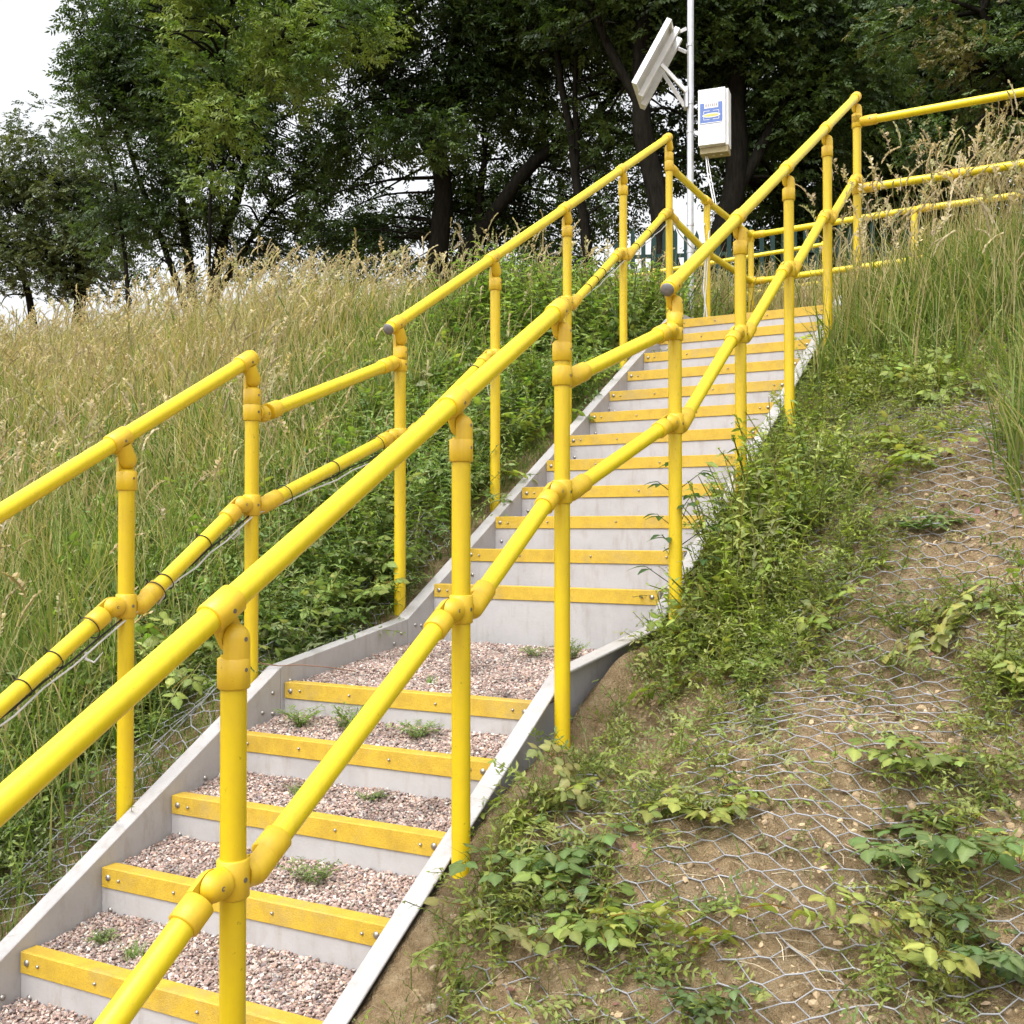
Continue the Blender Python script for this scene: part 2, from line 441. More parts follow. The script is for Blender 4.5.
def ico(seed=0, flat=.62):
    ph = (1 + 5 ** .5) / 2
    V = np.array([(-1, ph, 0), (1, ph, 0), (-1, -ph, 0), (1, -ph, 0), (0, -1, ph), (0, 1, ph), (0, -1, -ph), (0, 1, -ph), (ph, 0, -1), (ph, 0, 1), (-ph, 0, -1), (-ph, 0, 1)], float)
    V /= np.linalg.norm(V[0]); r = np.random.default_rng(seed + 40)
    V *= r.uniform(.78, 1.2, (12, 1)); V *= np.array([1, r.uniform(.6, .85), flat * r.uniform(.7, 1.1)])
    F = np.array([(0, 11, 5), (0, 5, 1), (0, 1, 7), (0, 7, 10), (0, 10, 11), (1, 5, 9), (5, 11, 4), (11, 10, 2), (10, 7, 6), (7, 1, 8), (3, 9, 4), (3, 4, 2), (3, 2, 6), (3, 6, 8), (3, 8, 9), (4, 9, 5), (2, 4, 11), (6, 2, 10), (8, 6, 7), (9, 8, 1)])
    return V, [F], np.ones((12, 3))

# ================================================================ CAMERA / LIGHT
cam = bpy.data.cameras.new('camera'); co = bpy.data.objects.new('camera', cam); COL.objects.link(co)
cam.sensor_width = 36; cam.lens = 1074.4 / 1024 * 36; cam.clip_end = 2000; cam.clip_start = .05
co.location = (0, 0, 0); co.rotation_euler = (pi / 2 + .015, 0, 0); sc.camera = co
SUN_EL, SUN_AZ = R(58), R(215)                # azimuth clockwise from +Y: behind the camera, a little left
w = bpy.data.worlds.new('World'); sc.world = w; w.use_nodes = True; nt = w.node_tree
bg = nt.nodes['Background']
sky = nt.nodes.new('ShaderNodeTexSky'); sky.sky_type = 'NISHITA'; sky.sun_disc = False
sky.sun_elevation = SUN_EL; sky.sun_rotation = SUN_AZ; sky.dust_density = 6; sky.air_density = 1.2; sky.ozone_density = 1
hs = nt.nodes.new('ShaderNodeHueSaturation'); hs.inputs['Saturation'].default_value = .12; hs.inputs['Value'].default_value = 1.22
nt.links.new(sky.outputs[0], hs.inputs['Color']); nt.links.new(hs.outputs[0], bg.inputs[0]); bg.inputs[1].default_value = .15
sd = bpy.data.lights.new('sun', 'SUN'); sd.energy = .55; sd.angle = R(20); sd.color = (1, .965, .91)
so = bpy.data.objects.new('sun', sd); COL.objects.link(so)
dirv = Vector((math.sin(SUN_AZ) * math.cos(SUN_EL), math.cos(SUN_AZ) * math.cos(SUN_EL), math.sin(SUN_EL)))
so.rotation_euler = dirv.to_track_quat('Z', 'Y').to_euler(); so.location = (0, -5, 12)
sc.view_settings.view_transform = 'Standard'; sc.view_settings.look = 'None'; sc.view_settings.gamma = 1
sc.view_settings.exposure = .95
sc.render.resolution_x = sc.render.resolution_y = 1024
sc.cycles.max_bounces = 6; sc.cycles.diffuse_bounces = 3; sc.cycles.transmission_bounces = 3; sc.cycles.transparent_max_bounces = 4

# ================================================================ GROUND
def axis(lo, hi, step, far, grow=1.18):
    a = list(np.arange(lo, hi + 1e-6, step)); d = step
    while a[-1] < far: d *= grow; a.append(a[-1] + d)
    d = step; b = []
    q = lo
    while q > -far: d *= grow; q -= d; b.append(q)
    return np.array(b[::-1] + a)
sa = axis(.6, 7.6, .045, 320); ta = axis(-4.2, .6, .028, 320)
sa = np.unique(np.round(np.concatenate([sa[(sa < 1.5) | (sa > 4.6)], np.arange(1.5, 4.6, .016)]), 4))
ta = np.unique(np.round(np.concatenate([ta[(ta < -1.42) | (ta > .35)], np.arange(-1.42, .35, .015)]), 4))
S, Tt = np.meshgrid(sa, ta, indexing='ij'); X, Y = st2xy(S, Tt); Z = H(X, Y)
ni, nj = S.shape; idx = np.arange(ni * nj).reshape(ni, nj)
Fq = np.stack([idx[:-1, :-1], idx[1:, :-1], idx[1:, 1:], idx[:-1, 1:]], -1).reshape(-1, 4)[:, ::-1]
g = fast_mesh('ground', np.stack([X, Y, Z], -1).reshape(-1, 3), [Fq], None, M['soil'], smooth_=True)
props(g, 'brown earth bank the stairs climb, flattening out at its top', None, None, 'structure')

# ================================================================ STAIRCASE
stair = thing('staircase', (-.8, 3.3, -1.2), 'grey outdoor staircase with yellow step edges climbing the bank', 'stairs')
def bolt(gg, c, n, r=.009, h=.006):
    c = np.asarray(c, float); n = np.asarray(n, float)
    gg.tube([c, c + n * h * .5, c + n * h * .85, c + n * h], [r, r * .95, r * .6, r * .15], 10, True)
def mkbolt(parent, *a):
    g_ = G(); bolt(g_, *a); g_.build('bolt', M['bolt'], parent)
def make_step(F_, i, A, Gg, Wd, nz, riser):
    al = i * Gg
    g1 = G(); g1.box(F_(al, .001, nz - .004 - riser), F_.T * (Wd - .002), F_.F * .03, (0, 0, riser))
    st = g1.build('step', M['grp'], stair)
    g2 = G()
    g2.box(F_(al - .005, .004, nz - .055), F_.T * (Wd - .008), F_.F * .005, (0, 0, .055))
    g2.box(F_(al + .0, .004, nz - .003), F_.T * (Wd - .008), F_.F * .045, (0, 0, .0035))
    g2.box(F_(al + .04, .004, nz - .02), F_.T * (Wd - .008), F_.F * .005, (0, 0, .017))
    bevel(g2.build('nosing', M['nosing'], st), .0012, 1)
    for tt, rr in ((.03, .009), (.072, .0048), (.28, .0045), (.62, .0045), (Wd - .072, .0045), (Wd - .03, .009)):
        mkbolt(st, F_(al - .005, tt, nz - .027 + .002 * math.sin(tt * 40 + i)), -F_.F, rr, .006)
    for tt in (.035, Wd - .035): mkbolt(st, F_(al, tt, nz - .115), -F_.F, .008, .007)
for i in range(-2, 5): make_step(LO, i, A1, G1, W1, nose_lo(i), .18)
for i in range(12): make_step(UP, i, A2, G2, W2, nose_up(i), .26 if i == 0 else .18)
# top platform board behind last nose
g1 = G(); g1.box(UP(11 * G2 + .045, .001, nose_up(11) - .05), UP.T * (W2 - .002), UP.F * 1.6, (0, 0, .046))
g1.build('landing_board', M['grp'], stair)
# stringers: profile channel swept along top line (al, ztop) ; web inside, flanges outward
def stringer_pts(side):
    o1 = 0 if side < 0 else W1; o2 = 0 if side < 0 else W2
    dz = .016
    k = A1 / G1; k2 = A2 / G2
    a0 = -2.6 * G1
    nb = 3.93 if side < 0 else 4.45
    pts = [LO(a0, o1, nose_lo(0) + a0 * k + dz), LO(nb * G1, o1, nose_lo(0) + nb * A1 + dz + (.035 if side < 0 else -.01)),
           UP(-.19 + (0.0 if side < 0 else .03), o2, -.372 if side < 0 else -.362), UP(11.35 * G2, o2, nose_up(0) + 11.35 * A2 + dz + .004),
           UP(11.35 * G2 + .5, o2, nose_up(11) + .07)]
    return pts
for side in (-1, 1):
    pts = stringer_pts(side)
    out = [side * LO.T, side * LO.T, side * UP.T, side * UP.T, side * UP.T]
    fl, th, dp, web = .058, .009, .21, .009
    secs = []
    prof = [(0, 0), (fl, 0), (fl, -th), (web, -th), (web, -dp + th), (fl, -dp + th), (fl, -dp), (0, -dp)]
    names = ['stringer'] * 4
    for k in range(4 if side < 0 else 3):
        a, b = pts[k].copy(), pts[k + 1].copy(); oa, ob = out[k], out[k + 1]
        d = (b - a) / np.linalg.norm(b - a)
        # vertical mitres
        a2, b2 = a + d * .0012, b - d * .0012
        V = [a2 + oa * u + np.array([0, 0, v]) for u, v in prof] + [b2 + ob * u + np.array([0, 0, v]) for u, v in prof]
        n = len(prof)
        gg = G(); gg.add(V, [(i, (i + 1) % n, n + (i + 1) % n, n + i) for i in range(n)] + [tuple(range(n))[::-1], tuple(range(n, 2 * n))], False)
        so_ = bevel(gg.build('stringer', M['grp'], stair), .002, 1)
        inn = -oa
        hz = np.array([d[0], d[1], 0]); L = np.linalg.norm(b - a)
        spots = []
        if k == 0:
            for q in (.42, .50, 1.17, 1.25, 1.52): spots.append((L - q, -.10)) if side < 0 else None
        if k in (0, 2): spots += [(L - .05 if k == 0 else .06, -.06), (L - .05 if k == 0 else .06, -.13), (L - .11 if k == 0 else .11, -.09)]
        if k == 1: spots += [(.05, -.06), (.05, -.12), (L - .05, -.05), (L - .05, -.11), (L - .1, -.08)]
        if k == 2:
            for q in range(1, 11): spots += [(q * .295 * 1.1 + .02, -.10), (q * .295 * 1.1 + .07, -.10)] if q % 2 else []
        for q, v in spots:
            mkbolt(so_, a + d * q + np.array([0, 0, v]), inn, .008, .007)

# ================================================================ GRAVEL
peb = [ico(i, .6) for i in range(6)]
PC = np.array([(.50, .36, .31), (.58, .44, .38), (.64, .54, .46), (.42, .29, .25), (.34, .25, .22), (.70, .64, .58), (.55, .38, .29), (.44, .37, .36), (.80, .77, .72), (.30, .24, .24)])
PW = np.array([.2, .17, .13, .12, .09, .08, .09, .06, .02, .04]); PW = PW / PW.sum()
ve = Veg()
def tray(F_, a0, a1, Wd, zf, zb, n, th=.004):
    al = rng.uniform(a0, a1, n); t = rng.uniform(.006, Wd - .006, n)
    base = zf + (zb - zf) * (al - a0) / (a1 - a0)
    dz = .006 * vn(al, t, zf, .12, 9)
    P = F_.P[None] + al[:, None] * F_.F + t[:, None] * F_.T; P[:, 2] = base + dz + rng.uniform(-.003, .004, n)
    sz = rng.uniform(.0036, .0066, n) * (1 + .6 * (rng.random(n) < .06))
    ci = rng.choice(len(PC), n, p=PW); col = PC[ci] * rng.uniform(.42, .98, (n, 1)) * (1 - .3 * smooth(.1, .6, vn(al, t, zf, .09, 70)))[:, None]
    Rm = rots(rng.uniform(0, 6.28, n), rng.normal(0, .35, n), rng.normal(0, .35, n))
    which = rng.integers(0, 6, n)
    for k in range(6):
        m = which == k; ve.inst(peb[k], P[m], Rm[m], sz[m], col[m])
    nn = 12
    aa = np.linspace(a0, a1, nn); tt = np.linspace(.002, Wd - .002, 30); A_, T_ = np.meshgrid(aa, tt, indexing='ij')
    Pm = F_.P + A_[..., None] * F_.F + T_[..., None] * F_.T; Pm[..., 2] = zf + (zb - zf) * (A_ - a0) / (a1 - a0) + .006 * vn(A_, T_, zf, .12, 9) - .004
    ii = np.arange(nn * 30).reshape(nn, 30); Fq_ = np.stack([ii[:-1, :-1], ii[1:, :-1], ii[1:, 1:], ii[:-1, 1:]], -1).reshape(-1, 4)[:, ::-1]
    ve.add(Pm.reshape(-1, 3), [Fq_], np.tile(np.array([.26, .19, .16]), (nn * 30, 1)))
for i in range(-2, 4):
    tray(LO, i * G1 + .046, (i + 1) * G1 - .001, W1, nose_lo(i) - .010, nose_lo(i) + .024, 5600)
tray(LO, 4 * G1 + .046, 4 * G1 + .87, W1 + .02, nose_lo(4) - .008, -.47, 19000)
for i in range(11):
    tray(UP, i * G2 + .046, (i + 1) * G2 - .001, W2, nose_up(i) - .045, nose_up(i) - .038, 2400 if i < 3 else 700)
ve.obj('gravel', M['stone'], label='pinkish brown gravel filling the stair treads and the landing', kind='stuff')

# ================================================================ HANDRAILS
RT = .0241
def sleeve(gg, a, b, r=.0302, n=20):
    a, b = np.asarray(a, float), np.asarray(b, float); d = (b - a) / np.linalg.norm(b - a); e = .0025
    gg.tube([a, a + d * .0001, a + d * e, b - d * e, b - d * .0001, b], [RT * .9, r - e, r, r, r - e, RT * .9], n, True)
def cheek(gg, p, d, axis_, length, side, r=.0296, th=None):
    """half-round tongue ending in a quarter sphere: pivot p, reaching `length` along -d, on one side of the pivot plane"""
    p, d, ax = [np.asarray(q, float) for q in (p, d, axis_)]; u = np.cross(ax, d); u /= np.linalg.norm(u)
    n = 15; th_ = np.linspace(0, pi, n); g0 = .0012
    rows = [(-length, 1)] + [(r * math.sin(f), max(math.cos(f), .02)) for f in np.linspace(0, pi / 2, 7)]
    V = []
    for h_, q in rows:
        V += [p + d * h_ + u * r * q * math.cos(a) + ax * side * max(r * q * math.sin(a), g0) for a in th_]
    m = len(rows)
    gg.add(V, [(l * n + i, l * n + i + 1, (l + 1) * n + i + 1, (l + 1) * n + i) for l in range(m - 1) for i in range(n - 1)], True)
    flat = [V[l * n] for l in range(m)] + [V[l * n + n - 1] for l in range(m)][::-1]
    gg.add(flat, [tuple(range(len(flat)))], False)
def screw(parent, c, n, r=.0046):
    g_ = G(); c = np.asarray(c, float); n = np.asarray(n, float)
    g_.tube([c - n * .002, c + n * .0006], [r, r], 12, True); g_.build('grub_screw', M['screw'], parent)
Zv = np.array([0, 0, 1.])
def top_fitting(root, F_, rp, slope, side, endrail=0):
    """swivel fitting: rail point rp, outward side = +1/-1 along T"""
    rd = F_.F * math.cos(slope) + Zv * math.sin(slope); perp = F_.F * math.sin(slope) - Zv * math.cos(slope)
    piv = rp + perp * .066
    g_ = G()
    a = .036
    sleeve(g_, rp - rd * a, rp + rd * (a if endrail != 1 else .030))
    if endrail == 1:    # closed rounded end
        e = rp + rd * .030; g_.tube([e, e + rd * .01, e + rd * .017, e + rd * .02], [.0302, .0275, .019, .004], 20, True)
    cheek(g_, piv, perp, F_.T, .048, -side)
    zt = piv[2] - .034; c = np.array([piv[0], piv[1], 0])
    sleeve(g_, c + Zv * (zt - .058), c + Zv * zt)
    cheek(g_, piv, Zv, F_.T, .040, side)
    f = g_.build('clamp_fitting', M['fit'], root)
    screw(f, piv + F_.T * side * .0290, F_.T * side)
    screw(f, rp + F_.T * .0296 + perp * .004, F_.T)
    screw(f, c + F_.T * .0299 + Zv * (zt - .022) , F_.T, .004)
    return piv
def knuckle(g_, F_, hub, sgn, rd, side):
    """from a hub centre to a rail socket leaving along rd; returns socket end"""
    d = F_.F * sgn; piv = hub + d * .056
    g_.tube([hub + d * .024, hub + d * .040], [.026, .029], 16, True)
    cheek(g_, piv, d, F_.T, .024, side, .0298)
    cheek(g_, piv, -rd, F_.T, .036, -side, .0305)
    a = piv + rd * .034
    sleeve(g_, a, a + rd * .052)
    return piv, a + rd * .045
def unit(v): return v / np.linalg.norm(v)
def hub_fit(root, F_, c, links, hh=.036, scr=True):
    """sleeve round a post at c, with rail knuckles: links = [(sgn, target_hub)]; returns socket ends"""
    g_ = G(); sleeve(g_, c - Zv * hh, c + Zv * hh); ends = []; pv = []
    for sgn, tgt, side in links:
        p0 = c + F_.F * sgn * .056; t0 = tgt - F_.F * sgn * .056 if tgt is not None else None
        rd = unit(t0 - p0); piv, e = knuckle(g_, F_, c, sgn, rd, side); ends.append(e); pv.append(piv)
    f = g_.build('clamp_fitting', M['fit'], root)
    for piv, (sgn, tgt, side) in zip(pv, links): screw(f, piv + F_.T * .0290, F_.T)
    screw(f, c + F_.T * .0299, F_.T, .005)
    return ends
def rail(root, name, a, b, ext=0.0, r=RT):
    a, b = np.asarray(a, float), np.asarray(b, float); d = unit(b - a)
    n = max(2, int(np.linalg.norm(b - a) / .25)); pts = [a - d * ext + (b + d * ext - (a - d * ext)) * k / n for k in range(n + 1)]
    return G().tube(pts, r, 24, True).build(name, M['rail'], root)
def post(root, x, y, z0, z1):
    n = 5; p = [np.array([x, y, z0 + (z1 - z0) * k / n]) for k in range(n + 1)]
    return G().tube(p, RT, 24, True).build('post', M['post'], root)
def flight(root, F_, off, side, als, ra, ztop, zmid, zbot, tail=None, head=None, open_end=False):
    """posts at als; ztop/zmid: rail heights at each post; tail: how far rails run on before first post"""
    k = (ztop[1] - ztop[0]) / (ra[1] - ra[0]); sl = math.atan(k)
    z_at = lambda a: ztop[0] + k * (a - ra[0])
    hubs = []
    for i, a in enumerate(als):
        rp = F_(a - .03, off, z_at(a - .03))
        piv = top_fitting(root, F_, rp, sl, side, 1 if (i == len(als) - 1) else 0)
        post(root, piv[0], piv[1], zbot[i], piv[2] - .03)
        hubs.append(np.array([piv[0], piv[1], zmid[i]]))
    return hubs, z_at, sl
# ---- right handrail -------------------------------------------------------
rr = thing('handrail', tuple(LO(.4, W1 + .09, -.95)), 'yellow tubular handrail along the right side of the stairs, nearest the camera', 'handrail', )
oR = W1 + .09
alR = [-1.15, -.376, .452, 1.056]
hubR, zR, slR = flight(rr, LO, oR, 1, alR, (-.39, 1.044), (-.138, .666), [-1.10, -.645, -.205, .11], [-1.9, -1.5, -1.2, -1.0])
rail(rr, 'top_rail', LO(-2.3, oR, zR(-2.3)), LO(1.044, oR, zR(1.044)))
oU = W2 + .14
alU = [-.203, .552, 1.302, 2.078, 2.828]
hubU, zU, slU = flight(rr, UP, oU, 1, alU, (-.247, 2.838), (.854, 2.618), [.372, .81, 1.24, 1.688, 2.096], [-.7, -.3, .2, .7, 1.1])
a0 = -.272
rail(rr, 'top_rail', UP(a0, oU, zU(a0)), UP(2.815, oU, zU(2.815)))
def endcap(root, p, d):
    d = unit(d); G().tube([p, p + d * .002, p + d * .007, p + d * .0085], [RT * 1.02, RT * 1.02, RT * .9, RT * .3], 24, True).build('end_cap', M['cap'], root)
rdU = UP.F * math.cos(slU) + Zv * math.sin(slU)
endcap(rr, UP(a0, oU, zU(a0)), -rdU)
# mid rails
def midrails(root, F_, hubs, side, first=None, last=None, names='mid_rail'):
    prev_end = None
    for i, h_ in enumerate(hubs):
        links = []
        if i > 0: links.append((-1, hubs[i - 1] , side))
        if i < len(hubs) - 1: links.append((1, hubs[i + 1], -side))
        yield i, h_, links
def run_mid(root, F_, hubs, side, extra=None):
    ends = {}
    n = len(hubs)
    for i, h_ in enumerate(hubs):
        links = []
        def tgt(j): return hubs[j]
        if i > 0: links.append((-1, tgt(i - 1), side))
        if i < n - 1: links.append((1, tgt(i + 1), -side))
        if extra and i in extra: links += extra[i]
        e = hub_fit(root, F_, h_, links)
        q = 0
        if i > 0: ends[(i, -1)] = e[q]; q += 1
        if i < n - 1: ends[(i, 1)] = e[q]; q += 1
        if extra and i in extra:
            for j in range(len(extra[i])): ends[(i, 'x%d' % j)] = e[q]; q += 1
    for i in range(n - 1): rail(root, 'mid_rail', ends[(i, 1)], ends[(i + 1, -1)], .03)
    return ends
# near end of lower mid rail runs on out of frame
eA = run_mid(rr, LO, hubR, 1, {3: [(1, hubU[0], -1)]})
eB = run_mid(rr, UP, hubU, 1, {0: [(-1, hubR[3], 1)]})
rail(rr, 'mid_rail', eA[(3, 'x0')], eB[(0, 'x0')], .03)
# short sloping link between flights, just under the tops
def link(root, FA, ha, FB, hb, sideA, sideB):
    e1 = hub_fit(root, FA, ha, [(1, hb, sideA)], .030); e2 = hub_fit(root, FB, hb, [(-1, ha, sideB)], .030)
    rail(root, 'link_rail', e1[0], e2[0], .03)
link(rr, LO, np.array([*hubR[3][:2], .462]), UP, np.array([*hubU[0][:2], .70]), -1, 1)
# level rails turning right at the top
c5 = hubU[4]
TF = Frame((c5[0], c5[1], 0), UP.h + pi / 2)      # its F runs along +T of the flight
def level(root, F_, c, z, L, joints=(), cut=None):
    g_ = G(); cc = np.array([c[0], c[1], z]); sleeve(g_, cc - Zv * .036, cc + Zv * .036)
    g_.tube([cc + F_.F * .02, cc + F_.F * .045], .028, 16, False); sleeve(g_, cc + F_.F * .04, cc + F_.F * .12)
    f = g_.build('clamp_fitting', M['fit'], root); screw(f, cc + F_.F * .08 - F_.T * .0299, -F_.T, .005); screw(f, cc + F_.F * .08 + F_.T * .0299, F_.T, .005)
    rail(root, 'level_rail', cc + F_.F * .09, cc + F_.F * L)
    for j in joints:
        g_ = G(); sleeve(g_, cc + F_.F * (j - .05), cc + F_.F * (j + .05)); g_.build('clamp_fitting', M['fit'], root)
level(rr, TF, c5, 2.455, 3.2); level(rr, TF, c5, 2.05, 3.2, (.58,))
for dx in (1.45, 2.9):
    p = c5 + TF.F * dx; post(rr, p[0], p[1], 1.1, 2.44)
    for z in (2.455, 2.05):
        g_ = G(); q = np.array([p[0], p[1], z]); sleeve(g_, q - TF.F * .05, q + TF.F * .05, .034); g_.build('clamp_fitting', M['fit'], rr)
# ---- left handrail --------------------------------------------------------
lr = thing('handrail', tuple(LO(.42, -.09, -.9)), 'yellow tubular handrail left of the stairs, cables tied under its middle rail', 'handrail')
oL = -.09
hubL, zL, slL = flight(lr, LO, oL, -1, [-.36, .424, .978], (.419, .969), (.277, .586), [-.67, -.234, .08], [-1.6, -1.2, -.9])
rail(lr, 'top_rail', LO(-2.2, oL, zL(-2.2)), LO(.965, oL, zL(.965)))
alUL = [-.125, .662, 1.438, 2.197, 2.960]
hubM, zM, slM = flight(lr, UP, oL, -1, alUL, (-.160, 2.962), (.852, 2.637), [.384, .831, 1.236, 1.672, 2.11], [-.8, -.4, .0, .5, 1.0])
a0 = -.205
rail(lr, 'top_rail', UP(a0, oL, zM(a0)), UP(2.945, oL, zM(2.945)))
endcap(lr, UP(a0, oL, zM(a0)), -rdU)
eC = run_mid(lr, LO, hubL, 1, {2: [(1, hubM[0], -1)]})
p711 = UP(3.715, oL, 0); p748 = UP(4.78, oL, 0)
eD = run_mid(lr, UP, hubM, 1, {0: [(-1, hubL[2], 1)]})
rail(lr, 'mid_rail', eC[(2, 'x0')], eD[(0, 'x0')], .03)
link(lr, LO, np.array([*hubL[2][:2], .402]), UP, np.array([*hubM[0][:2], .69]), 1, -1)
# level continuation along the top landing, then turning right
LF = Frame((hubM[4][0], hubM[4][1], 0), UP.h)
c0 = hubM[4]
zt_, zm_ = 2.40, 2.02
for z0_, zz in ((2.44, zt_), (2.11, zm_)):
    a = np.array([c0[0], c0[1], z0_]); b = np.array([p711[0], p711[1], zz]); c_ = np.array([p748[0], p748[1], zz])
    g_ = G(); sleeve(g_, b - UP.F * .05, b + UP.F * .05, .033); g_.build('clamp_fitting', M['fit'], lr)
    g_ = G(); sleeve(g_, c_ - Zv * .05, c_ + Zv * .04); g_.build('clamp_fitting', M['fit'], lr)
    g_ = G(); sleeve(g_, a - Zv * .036, a + Zv * .036); sleeve(g_, a + UP.F * .02, a + unit(b - a) * .11)
    f = g_.build('clamp_fitting', M['fit'], lr); screw(f, a + UP.T * .0299, UP.T, .005)
    rail(lr, 'level_rail', a + unit(b - a) * .05, b); rail(lr, 'level_rail', b, c_)
far2 = np.array([2.66, 8.28, 0.]); far3 = np.array([3.03, 8.06, 0.]); far4 = np.array([5.6, 6.6, 0.])
post(lr, p711[0], p711[1], 1.1, zt_); post(lr, p748[0], p748[1], 1.0, zt_ + .02)
prev = np.array([p748[0], p748[1], 0])
for q in (far3, far4):
    d = unit(q - prev)
    for zz in (zt_, zm_):
        g_ = G(); e = np.array([prev[0], prev[1], zz]); sleeve(g_, e + d * .035, e + d * .12); g_.build('clamp_fitting', M['fit'], lr)
        rail(lr, 'level_rail', e + d * .02, np.array([q[0], q[1], zz]))
    post(lr, q[0], q[1], 1.1, zt_ + .02); prev = q
# ---- a third handrail further off beyond the landing ------------------------
fr = thing('handrail', (2.6, 12.4, 1.8), 'distant yellow handrail half hidden by weeds beyond the top landing', 'handrail')
fp = [np.array([.45, 12.55, 2.79]), np.array([1.67, 12.5, 2.99]), np.array([3.5, 12.0, 3.18])]
for a, b in zip(fp[:-1], fp[1:]):
    rail(fr, 'top_rail', a, b); rail(fr, 'mid_rail', a - Zv * .42, b - Zv * .42)
for p in fp:
    post(fr, p[0], p[1], p[2] - 1.5, p[2])
    for dz in (0, -.42):
        g_ = G(); q = p + Zv * dz; sleeve(g_, q - Zv * .04, q + Zv * .035); g_.build('clamp_fitting', M['fit'], fr)

# ================================================================ CABLES
def sag(a, b, n, drop, wob=0):
    r = []
    for k in range(n + 1):
        q = k / n; p = a + (b - a) * q; r.append(p - Zv * (drop * 4 * q * (1 - q)) + np.array([wob * math.sin(q * 17), wob * math.cos(q * 13), wob * math.sin(q * 23)]))
    return r
cb = thing('cable', tuple(hubL[1]), 'black and white cables tied under the middle rail of the left handrail', 'cable')
path = [LO(-2.0, oL, hubL[0][2] - 1.64 * .55)] + hubL + hubM
below = np.array([.012, -.012, -.034])
gw = G(); gk = G()
pw = []; pk = []
for a, b in zip(path[:-1], path[1:]):
    L = np.linalg.norm(b - a); dr = .012
    s1 = sag(a + below, b + below, 8, dr, .003); pw += s1[:-1]; pk += [p + np.array([-.008, .006, .006]) for p in sag(a + below, b + below, 8, .004, .002)][:-1]
gw.tube(pw, .003, 8); gk.tube(pk, .0032, 8)
gw.build('white_cable', M['cabw'], cb); gk.build('black_cable', M['cabk'], cb)
def tie(c, d, r=.0275, big=False):
    d = unit(d); u = unit(np.cross(d, Zv)); v = np.cross(u, d); g_ = G()
    an = np.linspace(0, 2 * pi, 25)
    g_.tube([c + (u * math.cos(a) + v * math.sin(a)) * r + (-v * .006 if math.sin(a) < -.2 else 0) + d * .004 * math.cos(a) for a in an], .0018, 6, False)
    a = 1.9; q = c + (u * math.cos(a) + v * math.sin(a)) * (r + .002)
    g_.tube([q, q + (u * -.2 + v) * .012], [.003, .002], 6)
    g_.build('cable_tie', M['cabk'], cb)
for a, b, qs in [(path[0], path[1], (.5, .8)), (path[1], path[2], (.55, .7, .88)), (path[2], path[3], (.13, .22, .6)), (path[3], path[4], (.14, .5, .86)), (path[4], path[5], (.2, .8)), (path[5], path[6], (.15, .5)), (path[6], path[7], (.3, .45, .6)), (path[7], path[8], (.2, .5))]:
    ea, eb = a + UP.F * .056, b - UP.F * .056
    for q in qs:
        inner = .14 < q < .85
        tie(ea + (eb - ea) * q, eb - ea, .0268 if inner else .0335)
# loose white tails near the ties
for i, (a, b, q, dl) in enumerate([(path[1], path[2], .80, (.05, .0, .0)), (path[2], path[3], .25, (-.03, 0, -.035)), (path[2], path[3], .86, (-.04, .01, -.02))]):
    p = a + (b - a) * q + below; e = p + np.array(dl)
    G().tube([p, p + np.array([0, 0, -.02]), (p + e) / 2 + np.array([0, 0, -.03]), e], [.004, .005, .003, .001], 7).build('cable_tail', M['cabw'], cb)
q = hubM[1] + np.array([-.035, 0, -.06])
g_ = G(); g_.tube([q + np.array([.012, 0, .05]), q, q + np.array([-.005, 0, -.06]), q + np.array([.002, 0, -.12]), q + np.array([.018, 0, -.14]), q + np.array([.012, 0, -.09]), q + np.array([.014, 0, -.02])], .0025, 6); g_.build('cable_tail', M['cabw'], cb)
tie(hubM[1] - Zv * .15, Zv, .027)

# ================================================================ MAST, SOLAR PANEL, BOX
mx, my = 1.375, 8.25
mast = thing('mast', (mx, my, 1.5), 'tall galvanised steel pole standing behind the top of the stairs', 'pole')
G().tube([(mx, my, 1.3), (mx, my, 2.5), (mx + .01, my, 5.2)], .0255, 20).build('pole', M['galv'], mast)
for z in (2.12, 2.33, 2.62, 3.05, 3.27, 3.72):
    G().tube([(mx, my, z), (mx, my, z + .02)], .029, 18).build('band', M['galv'], mast)
G().tube([(mx, my, 1.2), (mx, my, 1.6)], .034, 18).build('socket', M['galv'], mast)
def scale_pt(px, py, d):
    return np.array([(px - 512) / 1074.4 * d, d, (528 - py) / 1074.4 * d])
sp = thing('solar_panel', (1.05, 8.2, 3.5), 'white framed solar panel tilted on brackets high on the steel pole, seen from below', 'solar panel')
A_, B_ = np.array([1.205, 8.05, 3.84]), np.array([.935, 8.05, 3.345]); wv = np.array([.125, .50, 0.0])
ud = unit(A_ - B_); nrm = unit(np.cross(wv, A_ - B_)); nrm = nrm if nrm[2] > 0 else -nrm; wd = unit(wv)
Lu, Lw = np.linalg.norm(A_ - B_), np.linalg.norm(wv)
def pbox(name, mat, u0, u1, w0, w1, n0, n1, parent=sp):
    o = B_ + ud * u0 + wd * w0 + nrm * n0
    return bevel(G().box(o, ud * (u1 - u0), wd * (w1 - w0), nrm * (n1 - n0)).build(name, mat, parent), .0015, 1)
pbox('cell_sheet', M['cell'], .02, Lu - .02, .02, Lw - .02, .030, .036)
pbox('back_sheet', M['white'], .021, Lu - .021, .021, Lw - .021, .024, .029)
for (u0, u1, w0, w1) in ((0, Lu, 0, .02), (0, Lu, Lw - .02, Lw), (0, .02, .0205, Lw - .0205), (Lu - .02, Lu, .0205, Lw - .0205)):
    pbox('frame', M['alu'], u0, u1, w0, w1, -.002, .040)
